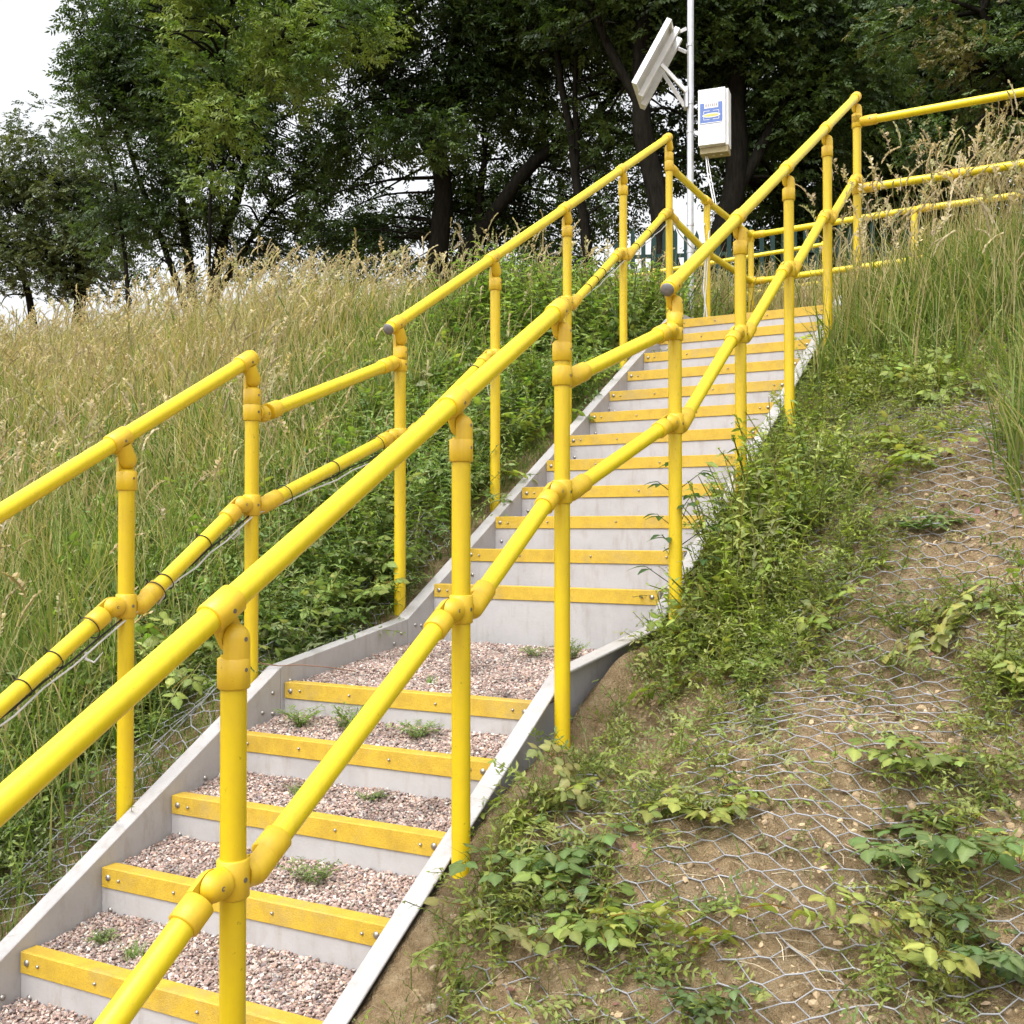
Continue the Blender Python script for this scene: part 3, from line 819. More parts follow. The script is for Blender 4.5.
pbox('mount_rail', M['alu'], -.02, Lu + .02, .15, .185, -.045, -.003); pbox('mount_rail', M['alu'], -.02, Lu + .02, .33, .365, -.045, -.003)
def bar(name, a, b, w_=.018, mat=M['alu'], parent=sp):
    a, b = np.asarray(a, float), np.asarray(b, float); d = unit(b - a); u = unit(np.cross(d, Zv)); v = np.cross(d, u)
    return bevel(G().box(a - u * w_ / 2 - v * w_ / 2 * 1.6, b - a, u * w_, v * w_ * 1.6).build(name, mat, parent), .0015, 1)
mid = B_ + ud * .27
bar('strut', mid + wd * .16 - nrm * .05, (mx - .035, my - .035, 3.36)); bar('strut', mid + wd * .345 - nrm * .05 - ud * .0, (mx - .035, my + .035, 3.27))
bar('hook', B_ + ud * (Lu + .0) + wd * .17 - nrm * .05, (mx - .03, my, 3.86), .016); bar('hook', B_ + ud * (Lu - .06) + wd * .35 - nrm * .05, (mx - .03, my, 3.68), .016)
g_ = G(); g_.box((mx - .042, my - .04, 3.24), (.02, 0, 0), (0, .08, 0), (0, 0, .16)); g_.build('clamp_plate', M['galv'], sp)
bx = thing('control_box', (1.53, 8.22, 3.1), 'white weatherproof box with a blue and yellow label, fixed to the steel pole', 'control box')
# box axes: front faces the camera a little to its left
bf = unit(np.array([-.38, -1., 0])); br = unit(np.cross(bf, -Zv)); br = br if br[0] > 0 else -br
bo = np.array([1.432, 8.17, 2.905]); bw, bd, bh = .222, .12, .43
bevel(G().box(bo, br * bw, -bf * bd, Zv * bh).build('casing', M['white'], bx), .004, 2)
bevel(G().box(bo + bf * .003 - br * .003 + Zv * .006, br * (bw + .006 - .022), bf * .028, Zv * (bh - .004)).build('door', M['white'], bx), .003, 2)
bevel(G().box(bo - Zv * .05 + br * .004 - bf * .004, br * (bw - .008), -bf * (bd - .006), Zv * .049).build('gland_plate', M['khaki'], bx), .003, 1)
for k in range(3): G().tube([bo + br * (.04 + .06 * k) - bf * .05 - Zv * .03, bo + br * (.04 + .06 * k) - bf * .05 - Zv * .055], .011, 12).build('cable_gland', M['galv'], bx)
bo2 = bo + bf * .0315
def lab(name, mat, x0, x1, z0, z1, d=.002, parent=bx):
    return G().box(bo2 + br * x0 + Zv * z0, br * (x1 - x0), bf * d, Zv * (z1 - z0)).build(name, mat, parent)
lb = lab('label_plate', M['label'], .012, .182, .165, .325, .0015)
lab('label_panel', M['cream'], .045, .150, .283, .323, .0025, lb)
for k, (a, b) in enumerate(((.052, .066), (.07, .082), (.087, .097), (.101, .115), (.119, .129), (.133, .144))): lab('letter', M['inkg'], a, b, .294 , .316, .0033, lb)
g_ = G(); an = np.linspace(0, 2 * pi, 25)[:-1]
cc = bo2 + br * .098 + Zv * .228
V = [cc + br * .068 * math.cos(a) * (1 if abs(math.sin(a)) < .6 else 1) + Zv * (.017 * math.sin(a)) + bf * .0026 for a in an]
g_.add(V, [tuple(range(24))], False); g_.build('label_lozenge', M['cream'], lb)
V = [cc + br * .058 * math.cos(a) + Zv * (.010 * math.sin(a)) + bf * .0034 for a in an]
G().add(V, [tuple(range(24))], False).build('label_lozenge', M['ink'], lb)
for z in (.262, .197):
    for (a, b) in ((.04, .085), (.11, .155)): lab('label_line', M['cream'], a, b, z - .0015, z + .0015, .0025, lb)
lab('label_line', M['cream'], .014, .180, .168, .173, .0025, lb)
for (a, z) in ((.04, .245), (.155, .245), (.04, .2), (.155, .2)): lab('label_line', M['cream'], a - .0015, a + .0015, z - .004, z + .016, .0025, lb)
# cable from the box down to the landing rail
cd = thing('cable', (1.50, 8.1, 2.8), 'pale cable hanging from the white box down to the yellow landing rail', 'cable')
p0 = bo + br * .04 - bf * .05 - Zv * .05
e = np.array([p711[0] - .035, p711[1] - .04, 0])
G().tube([p0, p0 + np.array([.005, -.05, -.15]), p0 + np.array([.03, -.15, -.4]), e + Zv * 2.2, e + Zv * 2.0 + np.array([.02, 0, 0]), e + Zv * 1.75, e + Zv * 1.5 + np.array([.03, 0, 0]), e + Zv * 1.3], .0055, 8).build('white_cable', M['cabw'], cd)
G().tube([p0 + br * .012, p0 + np.array([.03, -.06, -.2]), p0 + np.array([.05, -.15, -.42]), e + Zv * 2.15 + np.array([.04, 0, 0]), e + Zv * 1.9 + np.array([.03, 0, 0]), e + Zv * 1.5], .004, 8).build('white_cable', M['cabw'], cd)
G().tube(sag(hubM[4] + np.array([.01, -.02, -.04]), np.array([p711[0], p711[1] - .02, zm_ - .03]), 10, .05, .004), .004, 8).build('white_cable', M['cabw'], cd)

# ================================================================ GREEN FENCE
fn = thing('fence', (4.0, 15.0, 2.0), 'dark green palisade fence behind the landing under the trees', 'fence')
for k in range(3):
    pass
def fence_run(a, b, zb, zt):
    a, b = np.array(a, float), np.array(b, float); L = np.linalg.norm(b - a); d = (b - a) / L; n = int(L / .15); nn = np.array([-d[1], d[0], 0])
    gp = G()
    for i in range(n):
        q = a + d * (i + .5) * .15; w_ = .062
        z1 = zt + .03 * math.sin(i * 1.7)
        gp.box(q - d * w_ / 2 + Zv * zb, d * w_, nn * .012, Zv * (z1 - zb))
        gp.add([q - d * w_ / 2 + Zv * z1, q + d * w_ / 2 + Zv * z1, q + d * w_ / 2 + nn * .012 + Zv * z1, q - d * w_ / 2 + nn * .012 + Zv * z1, q + nn * .006 + Zv * (z1 + .09)], [(0, 1, 4), (1, 2, 4), (2, 3, 4), (3, 0, 4)], False)
    gp.build('pale', M['fence'], fn, kind='stuff', label='row of pointed green fence pales')
    for z in (zb + .5, zt - .3): G().box(a + nn * .014 + Zv * z, d * L, nn * .04, Zv * .05).build('fence_rail', M['fence'], fn)
    for i in range(int(L / 2.7) + 1):
        q = a + d * min(i * 2.7, L); G().box(q + nn * .06 - d * .04 + Zv * (zb - .3), d * .08, nn * .05, Zv * (zt - zb + .25)).build('fence_post', M['fence'], fn)
fence_run((1.5, 15.3, 0), (9.5, 14.2, 0), 1.9, 4.15)


# ================================================================ VEGETATION
def pick(n, cols, wts=None, var=.22):
    cols = np.array(cols, float); w_ = None if wts is None else np.array(wts) / sum(wts)
    c = cols[rng.choice(len(cols), n, p=w_)]
    return c * rng.uniform(1 - var, 1 + var, (n, 1))
def ground_pts(s, t, sink=.01):
    x, y = st2xy(s, t); return np.stack([x, y, H(x, y) - sink], -1)
def clear_cam(s, t): return (s * s + t * t) > 1.5 ** 2
GREEN = [(.11, .175, .028), (.15, .215, .038), (.075, .13, .022), (.19, .24, .06), (.25, .26, .09)]
STRAW = [(.44, .34, .18), (.52, .43, .25), (.36, .27, .14), (.40, .36, .19), (.30, .31, .13)]
def dryness(s, t):
    q = smooth(-3.6, -5.2, t + .25 * (s - 5)) * (.15 + .9 * smooth(4.5, 6.3, s - .12 * (t + 5)))
    q = np.maximum(q, smooth(6.3, 7.2, s))
    return np.clip(q + .45 * vn(s, t, 0, .8, 11) + .15 * vn(s, t, 0, .25, 12), 0, 1)
def in_grass(s, t):
    """density 0..1 of tall grass"""
    left = smooth(-3.15, -3.9, t + .22 * vn(s, t, 0, .6, 13) + .12 * (s - 4.5) - .35 * smooth(4, 2.5, s)) * smooth(1.2, 2.0, s)
    crestL = smooth(6.2, 6.9, s) * (t < -2.75) * .8
    right = smooth(5.35, 5.75, s + .3 * vn(s, t, 0, .5, 14) - .35 * (t > -.1)) * (t > -1.33)
    edge = smooth(-.38, -.22, t - .12 * vn(s, t, 0, .4, 15) ) * smooth(3.75, 4.3, s)
    edge2 = smooth(-.16, -.05, t) * smooth(2.4, 2.7, s) * .35
    far = smooth(7.1, 7.6, s) * (.8) * ((t < -2.7) | (t > -1.2) | (s > 8.6))
    return np.clip(np.maximum.reduce([left, crestL, right, edge, edge2, far]), 0, 1)
def sample(n, s0, s1, t0, t1, dens):
    s = rng.uniform(s0, s1, n); t = rng.uniform(t0, t1, n)
    k = (rng.random(n) < dens(s, t)) & ~on_stairs(s, t) & clear_cam(s, t)
    return s[k], t[k]
# landing footprint stays walkable
def on_landing(s, t): return (s > 6.6) & (s < 8.6) & (t > -2.5) & (t < -.9 + .25 * (s > 7.2) + 3 * ((s > 7.3)))
gr = Veg()
for (n, s0, s1, t0, t1) in ((52000, 1.3, 7.6, -9.5, -2.6), (14000, 4.5, 9.5, -15, -9.5), (24000, 2.3, 7.4, -1.3, 1.6), (9000, 7.4, 10, -9, 3), (26000, 8.6, 12.3, -3.5, 6)):
    s, t = sample(n, s0, s1, t0, t1, in_grass); k = ~on_landing(s, t); s, t = s[k], t[k]
    m = len(s); dq = dryness(s, t); dry = rng.random(m) < (dq * .75 + .08) * np.where((t > -1.4) & (s < 7.4), .35, 1)
    P = ground_pts(s, t)
    dist = np.hypot(s, t)
    h = rng.uniform(.22, .55, m) * (1 + .25 * vn(s, t, 0, .5, 20)) * np.where(s > 8.6, 1.7, np.where(s > 7.4, .8, 1)) * np.where((s < 3.6) & (t > -1), .55, 1)
    wd = rng.uniform(.0035, .008, m) * np.clip(dist / 4, .9, 2)
    col = np.where(dry[:, None], pick(m, STRAW[:], None, .2), pick(m, GREEN, [3, 3, 2, 2, 1]))
    tip = np.where((rng.random(m) < .35)[:, None], np.array([[.42, .36, .16]]), col * 1.15)
    yaw = rng.uniform(0, 6.28, m)
    gr.blades(P, h, wd, yaw, rng.uniform(.05, .75, m) ** 1.0, col, 4, tip)
# seeding stems with drooping plumes
def plume(seed):
    r = np.random.default_rng(900 + seed); t_ = Tm()
    L = .115; n = 11; droop = r.uniform(.3, 1.0) if seed % 2 else r.uniform(.6, 1.9); bx_ = 0
    pos = []; p = np.zeros(3); a = 1.45
    for i in range(n + 1):
        pos.append(p.copy()); p = p + np.array([math.cos(a), 0, math.sin(a)]) * L / n; a -= droop / n
    for i in range(n):
        q = (i + .5) / n; w_ = .0105 * math.sin(pi * (q * .85 + .12))
        for k in range(2):
            ya = r.uniform(0, 6.28); d = np.array([math.cos(ya) * .8, math.sin(ya) * .8, r.uniform(.3, 1)])
            if seed % 2:
                tg = pos[i + 1] - pos[i]; d = tg / np.linalg.norm(tg) * 1.6 + .55 * d; w_ = .0085
            d /= np.linalg.norm(d); u = unit(np.cross(d, np.array([r.normal(), r.normal(), r.normal()])))
            ln = w_ * r.uniform(1.4, 2.6); c = r.uniform(.75, 1.25)
            b_ = pos[i]; V = np.array([b_, b_ + d * ln * .5 + u * ln * .22, b_ + d * ln, b_ + d * ln * .5 - u * ln * .22])
            t_.add(V, [(0, 1, 2, 3)], (c, c * .98, c * .95))
    for i in range(0, n, 2): t_.stem(pos[i], pos[min(i + 2, n)], .0035 * math.sin(pi * min(.95, (i + 2) / (n + 2))), (.85, .85, .8))
    return t_.get()
PL = [plume(i) for i in range(6)]
hd = Veg()
def stem_dens(s, t):
    return np.maximum(in_grass(s, t), .35 * (t < -2.8) * (s > 3.5)) * np.clip(.10 + .95 * dryness(s, t), 0, 1) * np.where((t > -1.3) & (s < 5.2), .12, 1)
for (n, s0, s1, t0, t1) in ((8200, 1.6, 7.6, -9.5, -2.7), (3400, 4.5, 9.5, -15, -9.5), (9500, 5.3, 7.0, -1.33, 1.3), (260, 3.8, 5.3, -.4, .8), (1500, 7.3, 10, -9, 3), (6000, 8.6, 12.3, -3.5, 6)):
    s, t = sample(n, s0, s1, t0, t1, stem_dens); k = ~on_landing(s, t); s, t = s[k], t[k]
    m = len(s); P = ground_pts(s, t); dist = np.hypot(s, t)
    h = rng.uniform(.36, .78, m) * (1 + .25 * vn(s, t, 0, .6, 21)) * np.where(s > 7.4, .85, 1) * np.where((t > -1.4) & (s < 7.4) & (s > 5.2), 1.0, 1)
    tr_ = (t > -1.4) & (s < 7.4) & (s > 5.2); h = np.where(tr_, rng.uniform(.55, 1.0, m), h)
    yaw = rng.normal(.2, 1.4, m); lean = rng.uniform(.05, .4, m)
    col = pick(m, [(.52, .43, .25), (.44, .38, .2), (.34, .34, .14)], None, .15)
    ex, ey, ez = gr.blades(P, h, rng.uniform(.0022, .0035, m) * np.clip(dist / 4, 1, 1.8), yaw, lean, col, 4, pick(m, STRAW[:3], None, .15))
    E_ = np.stack([ex, ey, ez - .004], -1)
    hc = pick(m, [(.56, .46, .30), (.50, .40, .25), (.62, .54, .40), (.46, .38, .28), (.42, .40, .24)], None, .15)
    Rm = rots(yaw + rng.normal(0, .4, m), rng.uniform(-.1, .5, m)); S_ = rng.uniform(.7, 1.45, m); wh = rng.integers(0, 6, m)
    for q in range(6): z = wh == q; hd.inst(PL[q], E_[z], Rm[z], S_[z], hc[z])
# short turf at the edges of the stairs and scattered over the bare bank
def turf_d(s, t):
    e = .9 * np.exp(-((t + 1.36) / .09) ** 2) * smooth(3.9, 4.6, s) + np.exp(-((t + 2.64) / .12) ** 2) * (.5 + .5 * smooth(-.1, .4, vn(s, t, 0, .35, 30))) + .55 * np.exp(-((t + 1.36) / .07) ** 2)
    b = .10 * smooth(0, .5, vn(s, t, 0, .45, 31)) * (t > -1.4)
    c = .55 * smooth(4.9, 5.6, s) * (t > -1.35) + .5 * (t < -2.6) * smooth(-.15, .35, vn(s, t, 0, .4, 32))
    return np.clip(e + b + c, 0, 1)
for (n, s0, s1, t0, t1, hh) in ((24000, 1.2, 7, -3.6, -2.55, .11), (22000, 1.5, 6.6, -1.4, .6, .10)):
    s, t = sample(n, s0, s1, t0, t1, turf_d); m = len(s); P = ground_pts(s, t, .004)
    P[:, 2] -= 0
    gr.blades(P, rng.uniform(.4, 1.4, m) * hh * (1 + .5 * vn(s, t, 0, .3, 33)), rng.uniform(.002, .004, m), rng.uniform(0, 6.28, m), rng.uniform(.2, 1.1, m), pick(m, GREEN, [3, 4, 2, 2, 1]), 3)
gr.obj('grass', M['grass'], label='tall green and straw coloured grass covering the bank', kind='stuff')
hd.obj('grass_seed_heads', M['grass'], label='pale drooping seed heads of the tall dry grass', kind='stuff')

# broadleaf ground cover -------------------------------------------------------
hv = Veg()
HB_ = [T_herb(9, .050, .026, .30, 1, i) for i in range(4)]
HS_ = [T_herb(8, .030, .011, .22, 0, 10 + i) for i in range(4)]
VT_ = [T_vetch(.17, i) for i in range(5)]
BR_ = [T_bramble(i, 4, .052, .26) for i in range(4)]
LG = [(.155, .24, .06), (.195, .28, .07), (.11, .18, .05), (.25, .32, .09), (.22, .27, .12)]
def scatter(T_, n, s0, s1, t0, t1, dens, sc0, sc1, cols, tilt=.35, sink=.005, wts=None, boost=None):
    s, t = sample(n, s0, s1, t0, t1, dens); k = ~on_landing(s, t); s, t = s[k], t[k]; m = len(s)
    P = ground_pts(s, t, sink); Rm = rots(rng.uniform(0, 6.28, m), rng.normal(0, tilt, m), rng.normal(0, tilt, m)); S_ = rng.uniform(sc0, sc1, m)
    if boost is not None: S_ = S_ * boost(s, t)
    c = pick(m, cols, wts); wh = rng.integers(0, len(T_), m)
    for q in range(len(T_)): z = wh == q; hv.inst(T_[q], P[z], Rm[z], S_[z], c[z])
def herbL(s, t):
    a = (t < -2.6) * smooth(-4.6, -3.4, t + .2 * vn(s, t, 0, .5, 41) + .1 * (s - 4)) * smooth(2.5, 3.6, s + .6 * (t < -3.0))
    patch = smooth(.0, .35, vn(s, t, 0, .7, 42)) * .75 * (t < -3.3)
    return np.clip(np.maximum(a, patch) * (.35 + .65 * smooth(-.5, .1, vn(s, t, 0, .3, 43))), 0, 1)
def lowL(s, t): return (t < -2.60) * (t > -4.2) * (s < 4) * smooth(-.5, .1, vn(s, t, 0, .28, 44)) * (.35 + .65 * smooth(-2.7, -3.0, t))
scatter(HB_, 3000, 2.8, 7.5, -6.6, -2.65, herbL, .5, 1.15, LG)
scatter(BR_, 1700, 2.8, 7.3, -6.6, -2.70, herbL, .55, 1.05, LG, .4)
scatter(HS_, 3000, 2.8, 7.6, -6, -2.65, herbL, .7, 1.5, LG)
scatter(VT_, 4200, 2.2, 7.0, -5.5, -2.62, herbL, .8, 1.6, LG)
scatter(VT_, 3800, 1.2, 4.2, -4, -2.62, lowL, .6, 1.2, LG)
scatter(HS_, 1500, 1.2, 4.2, -4, -2.66, lowL, .3, .75, LG)
scatter(BR_, 320, 1.3, 4.0, -3.9, -2.85, lowL, .4, .7, LG)
# tall herbs on the crest by the upper left rail
scatter(HB_, 700, 6.2, 7.8, -3.9, -2.7, lambda s, t: .9 + 0 * s, 1.0, 2.0, LG, .2)
scatter(HS_, 900, 6.4, 9.0, -4.2, -2.6, lambda s, t: .9 + 0 * s, 1.2, 2.4, LG, .2)
# right bank
blobs = [(4.35, -1.2, .5, .24, 1.3), (3.75, -1.1, .42, .3, 1.4), (4.0, -.85, .32, .22, 1.0), (3.35, -1.02, .3, .25, .55), (2.28, -1.2, .25, .14, .8), (2.62, -1.05, .22, .2, .45), (2.2, -1.36, .5, .07, .7), (2.0, -1.25, .25, .12, .6), (2.65, -1.3, .4, .12, .5), (2.75, -1.38, .3, .05, .5), (3.5, -1.38, .2, .06, .7),
         (3.05, -.95, .25, .2, .35), (3.55, -.42, .16, .3, .6), (3.35, -.18, .3, .14, .8), (2.95, -.2, .28, .14, .6), (5.35, -.85, .35, .4, .8), (5.9, -1.0, .4, .4, .8), (4.75, -.62, .18, .22, .4), (2.1, -.95, .18, .2, .3), (5.1, -1.24, .6, .12, 1.0), (6.2, -1.2, .5, .15, 1.0), (3.9, -1.3, .5, .08, 1.0), (4.6, -1.05, .3, .2, .8),
         (2.45, -.32, .2, .16, .5)]
def herbR(s, t):
    q = 0 * s
    for a, b, ra, rb, w_ in blobs: q = np.maximum(q, w_ * np.exp(-((s - a) / ra) ** 2 - ((t - b) / rb) ** 2))
    return np.clip(q * (.4 + .8 * smooth(-.4, .3, vn(s, t, 0, .16, 50))) + .05, 0, 1)
tall = lambda s, t: .35 + 1.15 * np.exp(-((s - 4.1) / .75) ** 2 - ((t + 1.15) / .3) ** 2) + .7 * np.exp(-((s - 3.3) / .3) ** 2 - ((t + .15) / .2) ** 2) + .35 * (s > 5)
LGR = [(.20, .27, .06), (.25, .31, .065), (.16, .22, .055), (.30, .34, .10), (.24, .26, .11)]
scatter(VT_, 8500, 1.7, 6.3, -1.36, .6, herbR, .5, 1.1, LGR)
scatter(HS_, 5200, 1.7, 6.3, -1.37, .6, herbR, .7, 1.3, LGR, .3, boost=tall)
scatter(BR_, 420, 1.8, 6.3, -1.34, .6, lambda s, t: herbR(s, t) - .05, .45, .85, LGR, .4)
scatter(HB_, 3200, 1.7, 6.5, -1.34, .6, lambda s, t: herbR(s, t) - .04, .6, 1.1, LGR, .3, boost=tall)
scatter(HS_, 900, 1.7, 5.4, -1.3, .6, lambda s, t: smooth(0, .5, vn(s, t, 0, .3, 52)), .18, .45, LGR, .4)
hv.obj('ground_cover', M['leaf'], label='leafy weeds, nettles and vetch growing over the bank beside the stairs', kind='stuff')

# clods, stones and dry litter on the bare soil ---------------------------------
ck = Veg(); CL = [ico(20 + i, .8) for i in range(5)]
def bare(s, t): return np.where(t > -1.4, 1 - .9 * smooth(5.2, 5.8, s), .5 * (t > -3.4) * (s < 4.5))
for (n, a, b) in ((34000, .002, .006), (7000, .006, .016)):
    s, t = sample(n, 1.6, 6.0, -3.4, .7, bare); m = len(s); P = ground_pts(s, t, -.0005); wh = rng.integers(0, 5, m)
    c = pick(m, [(.34, .25, .15), (.40, .30, .185), (.25, .18, .11), (.42, .34, .24), (.29, .22, .145)], [4, 4, 3, 1, 3], .2); Rm = rots(rng.uniform(0, 6.28, m), rng.normal(0, .5, m)); S_ = rng.uniform(a, b, m)
    for q in range(5): z = wh == q; ck.inst(CL[q], P[z], Rm[z], S_[z], c[z])
lf = []
for i in range(3):
    V, F = leaf_geo(.03, .014, .5, .1, 4, -.4); lf.append((V * np.array([1, 1 + .3 * i, 1]), [F], np.ones((len(V), 3))))
s, t = sample(3600, 1.6, 6.0, -1.38, .7, lambda s, t: .25 + smooth(3.6, 4.6, s) * .7); m = len(s); P = ground_pts(s, t, -.004)
c = pick(m, [(.24, .16, .11), (.34, .25, .17), (.16, .10, .08), (.44, .36, .27), (.22, .11, .09)], None, .2); Rm = rots(rng.uniform(0, 6.28, m), rng.normal(0, .35, m), rng.normal(0, .6, m)); wh = rng.integers(0, 3, m)
for q in range(3): z = wh == q; ck.inst(lf[q], P[z], Rm[z], rng.uniform(.4, 1.1, z.sum()), c[z])
s, t = sample(11000, 1.6, 6.2, -1.38, .7, lambda s, t: .25 + smooth(4.2, 5.4, s) * .8); m = len(s); P = ground_pts(s, t, -.004)
tw = Tm(); tw.stem((0, 0, 0), (.05, .004, .004), .0011, (1, 1, 1)); tw.stem((.05, .004, .004), (.1, -.002, .0), .0009, (1, 1, 1)); tw = tw.get()
ck.inst(tw, P, rots(rng.uniform(0, 6.28, m), rng.normal(0, .12, m)), rng.uniform(.3, 1.4, m), pick(m, [(.40, .33, .23), (.28, .21, .15), (.5, .43, .3)], None, .2))
ck.obj('soil_litter', M['stone'], label='clods, small stones and dry litter lying on the bare bank', kind='stuff')

# hexagonal wire netting ----------------------------------------------------------
def netting(name, s0, s1, t0, t1, label, lift=.013, ang=0.0, keep=None, r=.0016, wave=.011, seed=0):
    dx, dy = .066, .054; w_ = .030     # column pitch, row pitch, half flat edge
    nodes = {}; edges = []
    nc, nr = int((t1 - t0) / dx) + 2, int((s1 - s0) / dy) + 2
    P = []
    def node(u, v):
        key = (round(u * 1e4), round(v * 1e4))
        if key not in nodes: nodes[key] = len(P); P.append((u, v))
        return nodes[key]
    for c in range(nc):
        for q in range(nr):
            cx = t0 + c * dx; cy = s0 + q * dy + (dy / 2 if c % 2 else 0)
            a = (cx - w_ / 2, cy + dy / 2); b = (cx + w_ / 2, cy + dy / 2); c_ = (cx + dx - w_ / 2, cy); d = (cx + w_ / 2, cy - dy / 2)
            edges += [(node(*a), node(*b), 1), (node(*b), node(*c_), 0), (node(*c_), node(*d), 0)]
    P = np.array(P); rr_ = np.random.default_rng(60 + seed)
    P = P + rr_.normal(0, .0042, P.shape)
    t, s = P[:, 0], P[:, 1]
    t = t + .02 * vn(P[:, 0], P[:, 1], 0, .5, 61 + seed); s = s + .02 * vn(P[:, 0], P[:, 1], 0, .5, 62 + seed) + (t - t0) * math.tan(ang)
    x, y = st2xy(s, t)
    # lies over the bumps: use the smoothed ground
    z = .75 * H(x, y, False) + .25 * H(x, y) + lift + wave * (vn(x, y, 0, .30, 63 + seed) * .8 + .75 + .35 * vn(x, y, 0, .09, 64))
    Q = np.stack([x, y, z], -1)
    E = np.array(edges); ok = np.ones(len(E), bool)
    mt, ms = t[E[:, 0]], s[E[:, 0]]
    if keep is not None: ok = keep(ms, mt)
    E = E[ok]
    a, b = Q[E[:, 0]], Q[E[:, 1]]; d = b - a; L = np.linalg.norm(d, axis=1); k = (L > .01) & (L < .15); a, b, d, L, E = a[k], b[k], d[k], L[k], E[k]
    d = d / L[:, None]; u = np.cross(d, np.array([0, 0, 1.])); u /= np.linalg.norm(u, axis=1)[:, None]; v = np.cross(d, u)
    rad = np.where(E[:, 2] == 1, r * 1.5, r)[:, None, None]
    an = np.arange(5) * 2 * pi / 5; ring = np.cos(an)[None, :, None] * u[:, None] + np.sin(an)[None, :, None] * v[:, None]
    V = np.concatenate([a[:, None] - d[:, None] * r * .5 + ring * rad, b[:, None] + d[:, None] * r * .5 + ring * rad], 1)
    f = np.array([[i, (i + 1) % 5, 5 + (i + 1) % 5, 5 + i] for i in range(5)])
    F = (f[None] + (np.arange(len(V)) * 10)[:, None, None]).reshape(-1, 4)
    bs = V.reshape(-1, 3).mean(0)
    o = fast_mesh(name, V.reshape(-1, 3), [F], None, M['wire'], None, bs, True); o.location = bs
    return props(o, label, 'netting')
netting('wire_netting', 1.5, 5.6, -1.30, .9, 'grey hexagonal wire netting pinned over the bare bank right of the stairs', keep=lambda s, t: (s < 5.4) & ~((s > 2.75) & (s < 3.5) & (t < -1.0)) & ~((s > 1.9) & (t < -1.27)))
netting('wire_netting', 1.2, 4.2, -3.9, -2.70, 'grey wire netting with a loose rolled edge, left of the stairs', .02, seed=3, wave=.03)
# rolled edge of the left netting
g_ = G()
for k in range(3):
    pts = []
    for q in np.linspace(1.3, 4.2, 60):
        tt = -2.74 - .02 * math.sin(q * 2.2) + .018 * math.sin(q * 9 + k * 2); x, y = st2xy(q, tt)
        pts.append((x, y, float(H(x, y)) + .035 + .02 * math.sin(q * 7 + k * 2.1) + .015 * k))
    g_.tube(pts, .0019, 6)
o = g_.build('netting_edge_wire', M['wire'], None, label='loose strands along the netting edge left of the stairs', cat='wire')

# individual plants -------------------------------------------------------------------
def plant(name, T_, s, t, scale, yaw, col, label, cat, z=None, group=None, tilt=0.0):
    x, y = st2xy(s, t); zz = float(H(x, y)) if z is None else z
    v = Veg(); v.inst(T_, np.array([[0, 0, 0.]]), rots(np.array([yaw]), np.array([tilt])), np.array([scale]), np.array([col]))
    o = v.obj(name, M['leaf']); o.location = (x, y, zz - .004); props(o, label, cat, group); return o
BB = [T_bramble(20 + i, 9, .050, .19) for i in range(7)]
bg_ = 'bramble plants on the netted bank'
BC = [(.15, .225, .085), (.20, .27, .075), (.13, .195, .085), (.25, .30, .08)]
for i, (s, t, sc_, lab_) in enumerate([
    (2.62, -.36, 1.25, 'large light green bramble with broad leaves at the right edge of the netted bank'),
    (2.92, -.42, 1.0, 'bramble with yellowish young leaves, above the largest bramble on the right'),
    (2.36, -.18, 1.0, 'bramble running out of the lower right corner of the picture'),
    (2.62, -.86, .9, 'small round-leaved bramble alone in the middle of the netting'),
    (2.40, -1.2, 1.15, 'bramble touching the base of the second right post, below the gravel landing'),
    (2.22, -1.0, .95, 'low bramble on the netting just right of the lowest stair edge board'),
    (2.16, -.74, .6, 'small lime green bramble shoot on the bottom netting'),
    (4.62, -.72, .9, 'bramble high on the bare netted patch below the tall grass'),
    (4.05, -.52, .8, 'pale bramble rosette in the middle of the upper netted patch'),
    (3.3, -.95, .75, 'bramble sprig under the dense weeds beside the upper flight')]):
    plant('bramble', BB[i % 7], s, t, sc_ * .82, i * 1.3, BC[i % 4], lab_, 'bramble', group=bg_)
tl = Tm(); r_ = np.random.default_rng(77)
tl.stem((0, 0, 0), (.01, 0, .28), .0055, (.7, .5, .5)); tl.stem((.01, 0, .28), (.0, .01, .58), .004, (.8, .6, .5))
for i in range(12):
    q = .12 + .46 * i / 11; ya = i * 2.4; ln = .13 * (1 - .45 * i / 12); p0_ = np.array([.01, 0, q]); e_ = p0_ + np.array([math.cos(ya), math.sin(ya), .7]) * ln
    tl.stem(p0_, e_, .0022, (.8, .6, .5))
    for k in (-1, 0, 1):
        V, F = leaf_geo(.075 * (1 - .3 * i / 12), .034, .25, .08, 6, .35); gq = r_.uniform(.8, 1.2); tl.add(xf(V, ya + k * .9, -.1, 0, e_ - (e_ - p0_) * .12 * (k != 0)), F, (gq, gq, gq))
plant('tall_weed', tl.get(), 3.72, -1.34, 1.0, .6, (.055, .11, .035), 'tall dark weed with broad leaves standing between two right posts of the upper flight', 'weed')
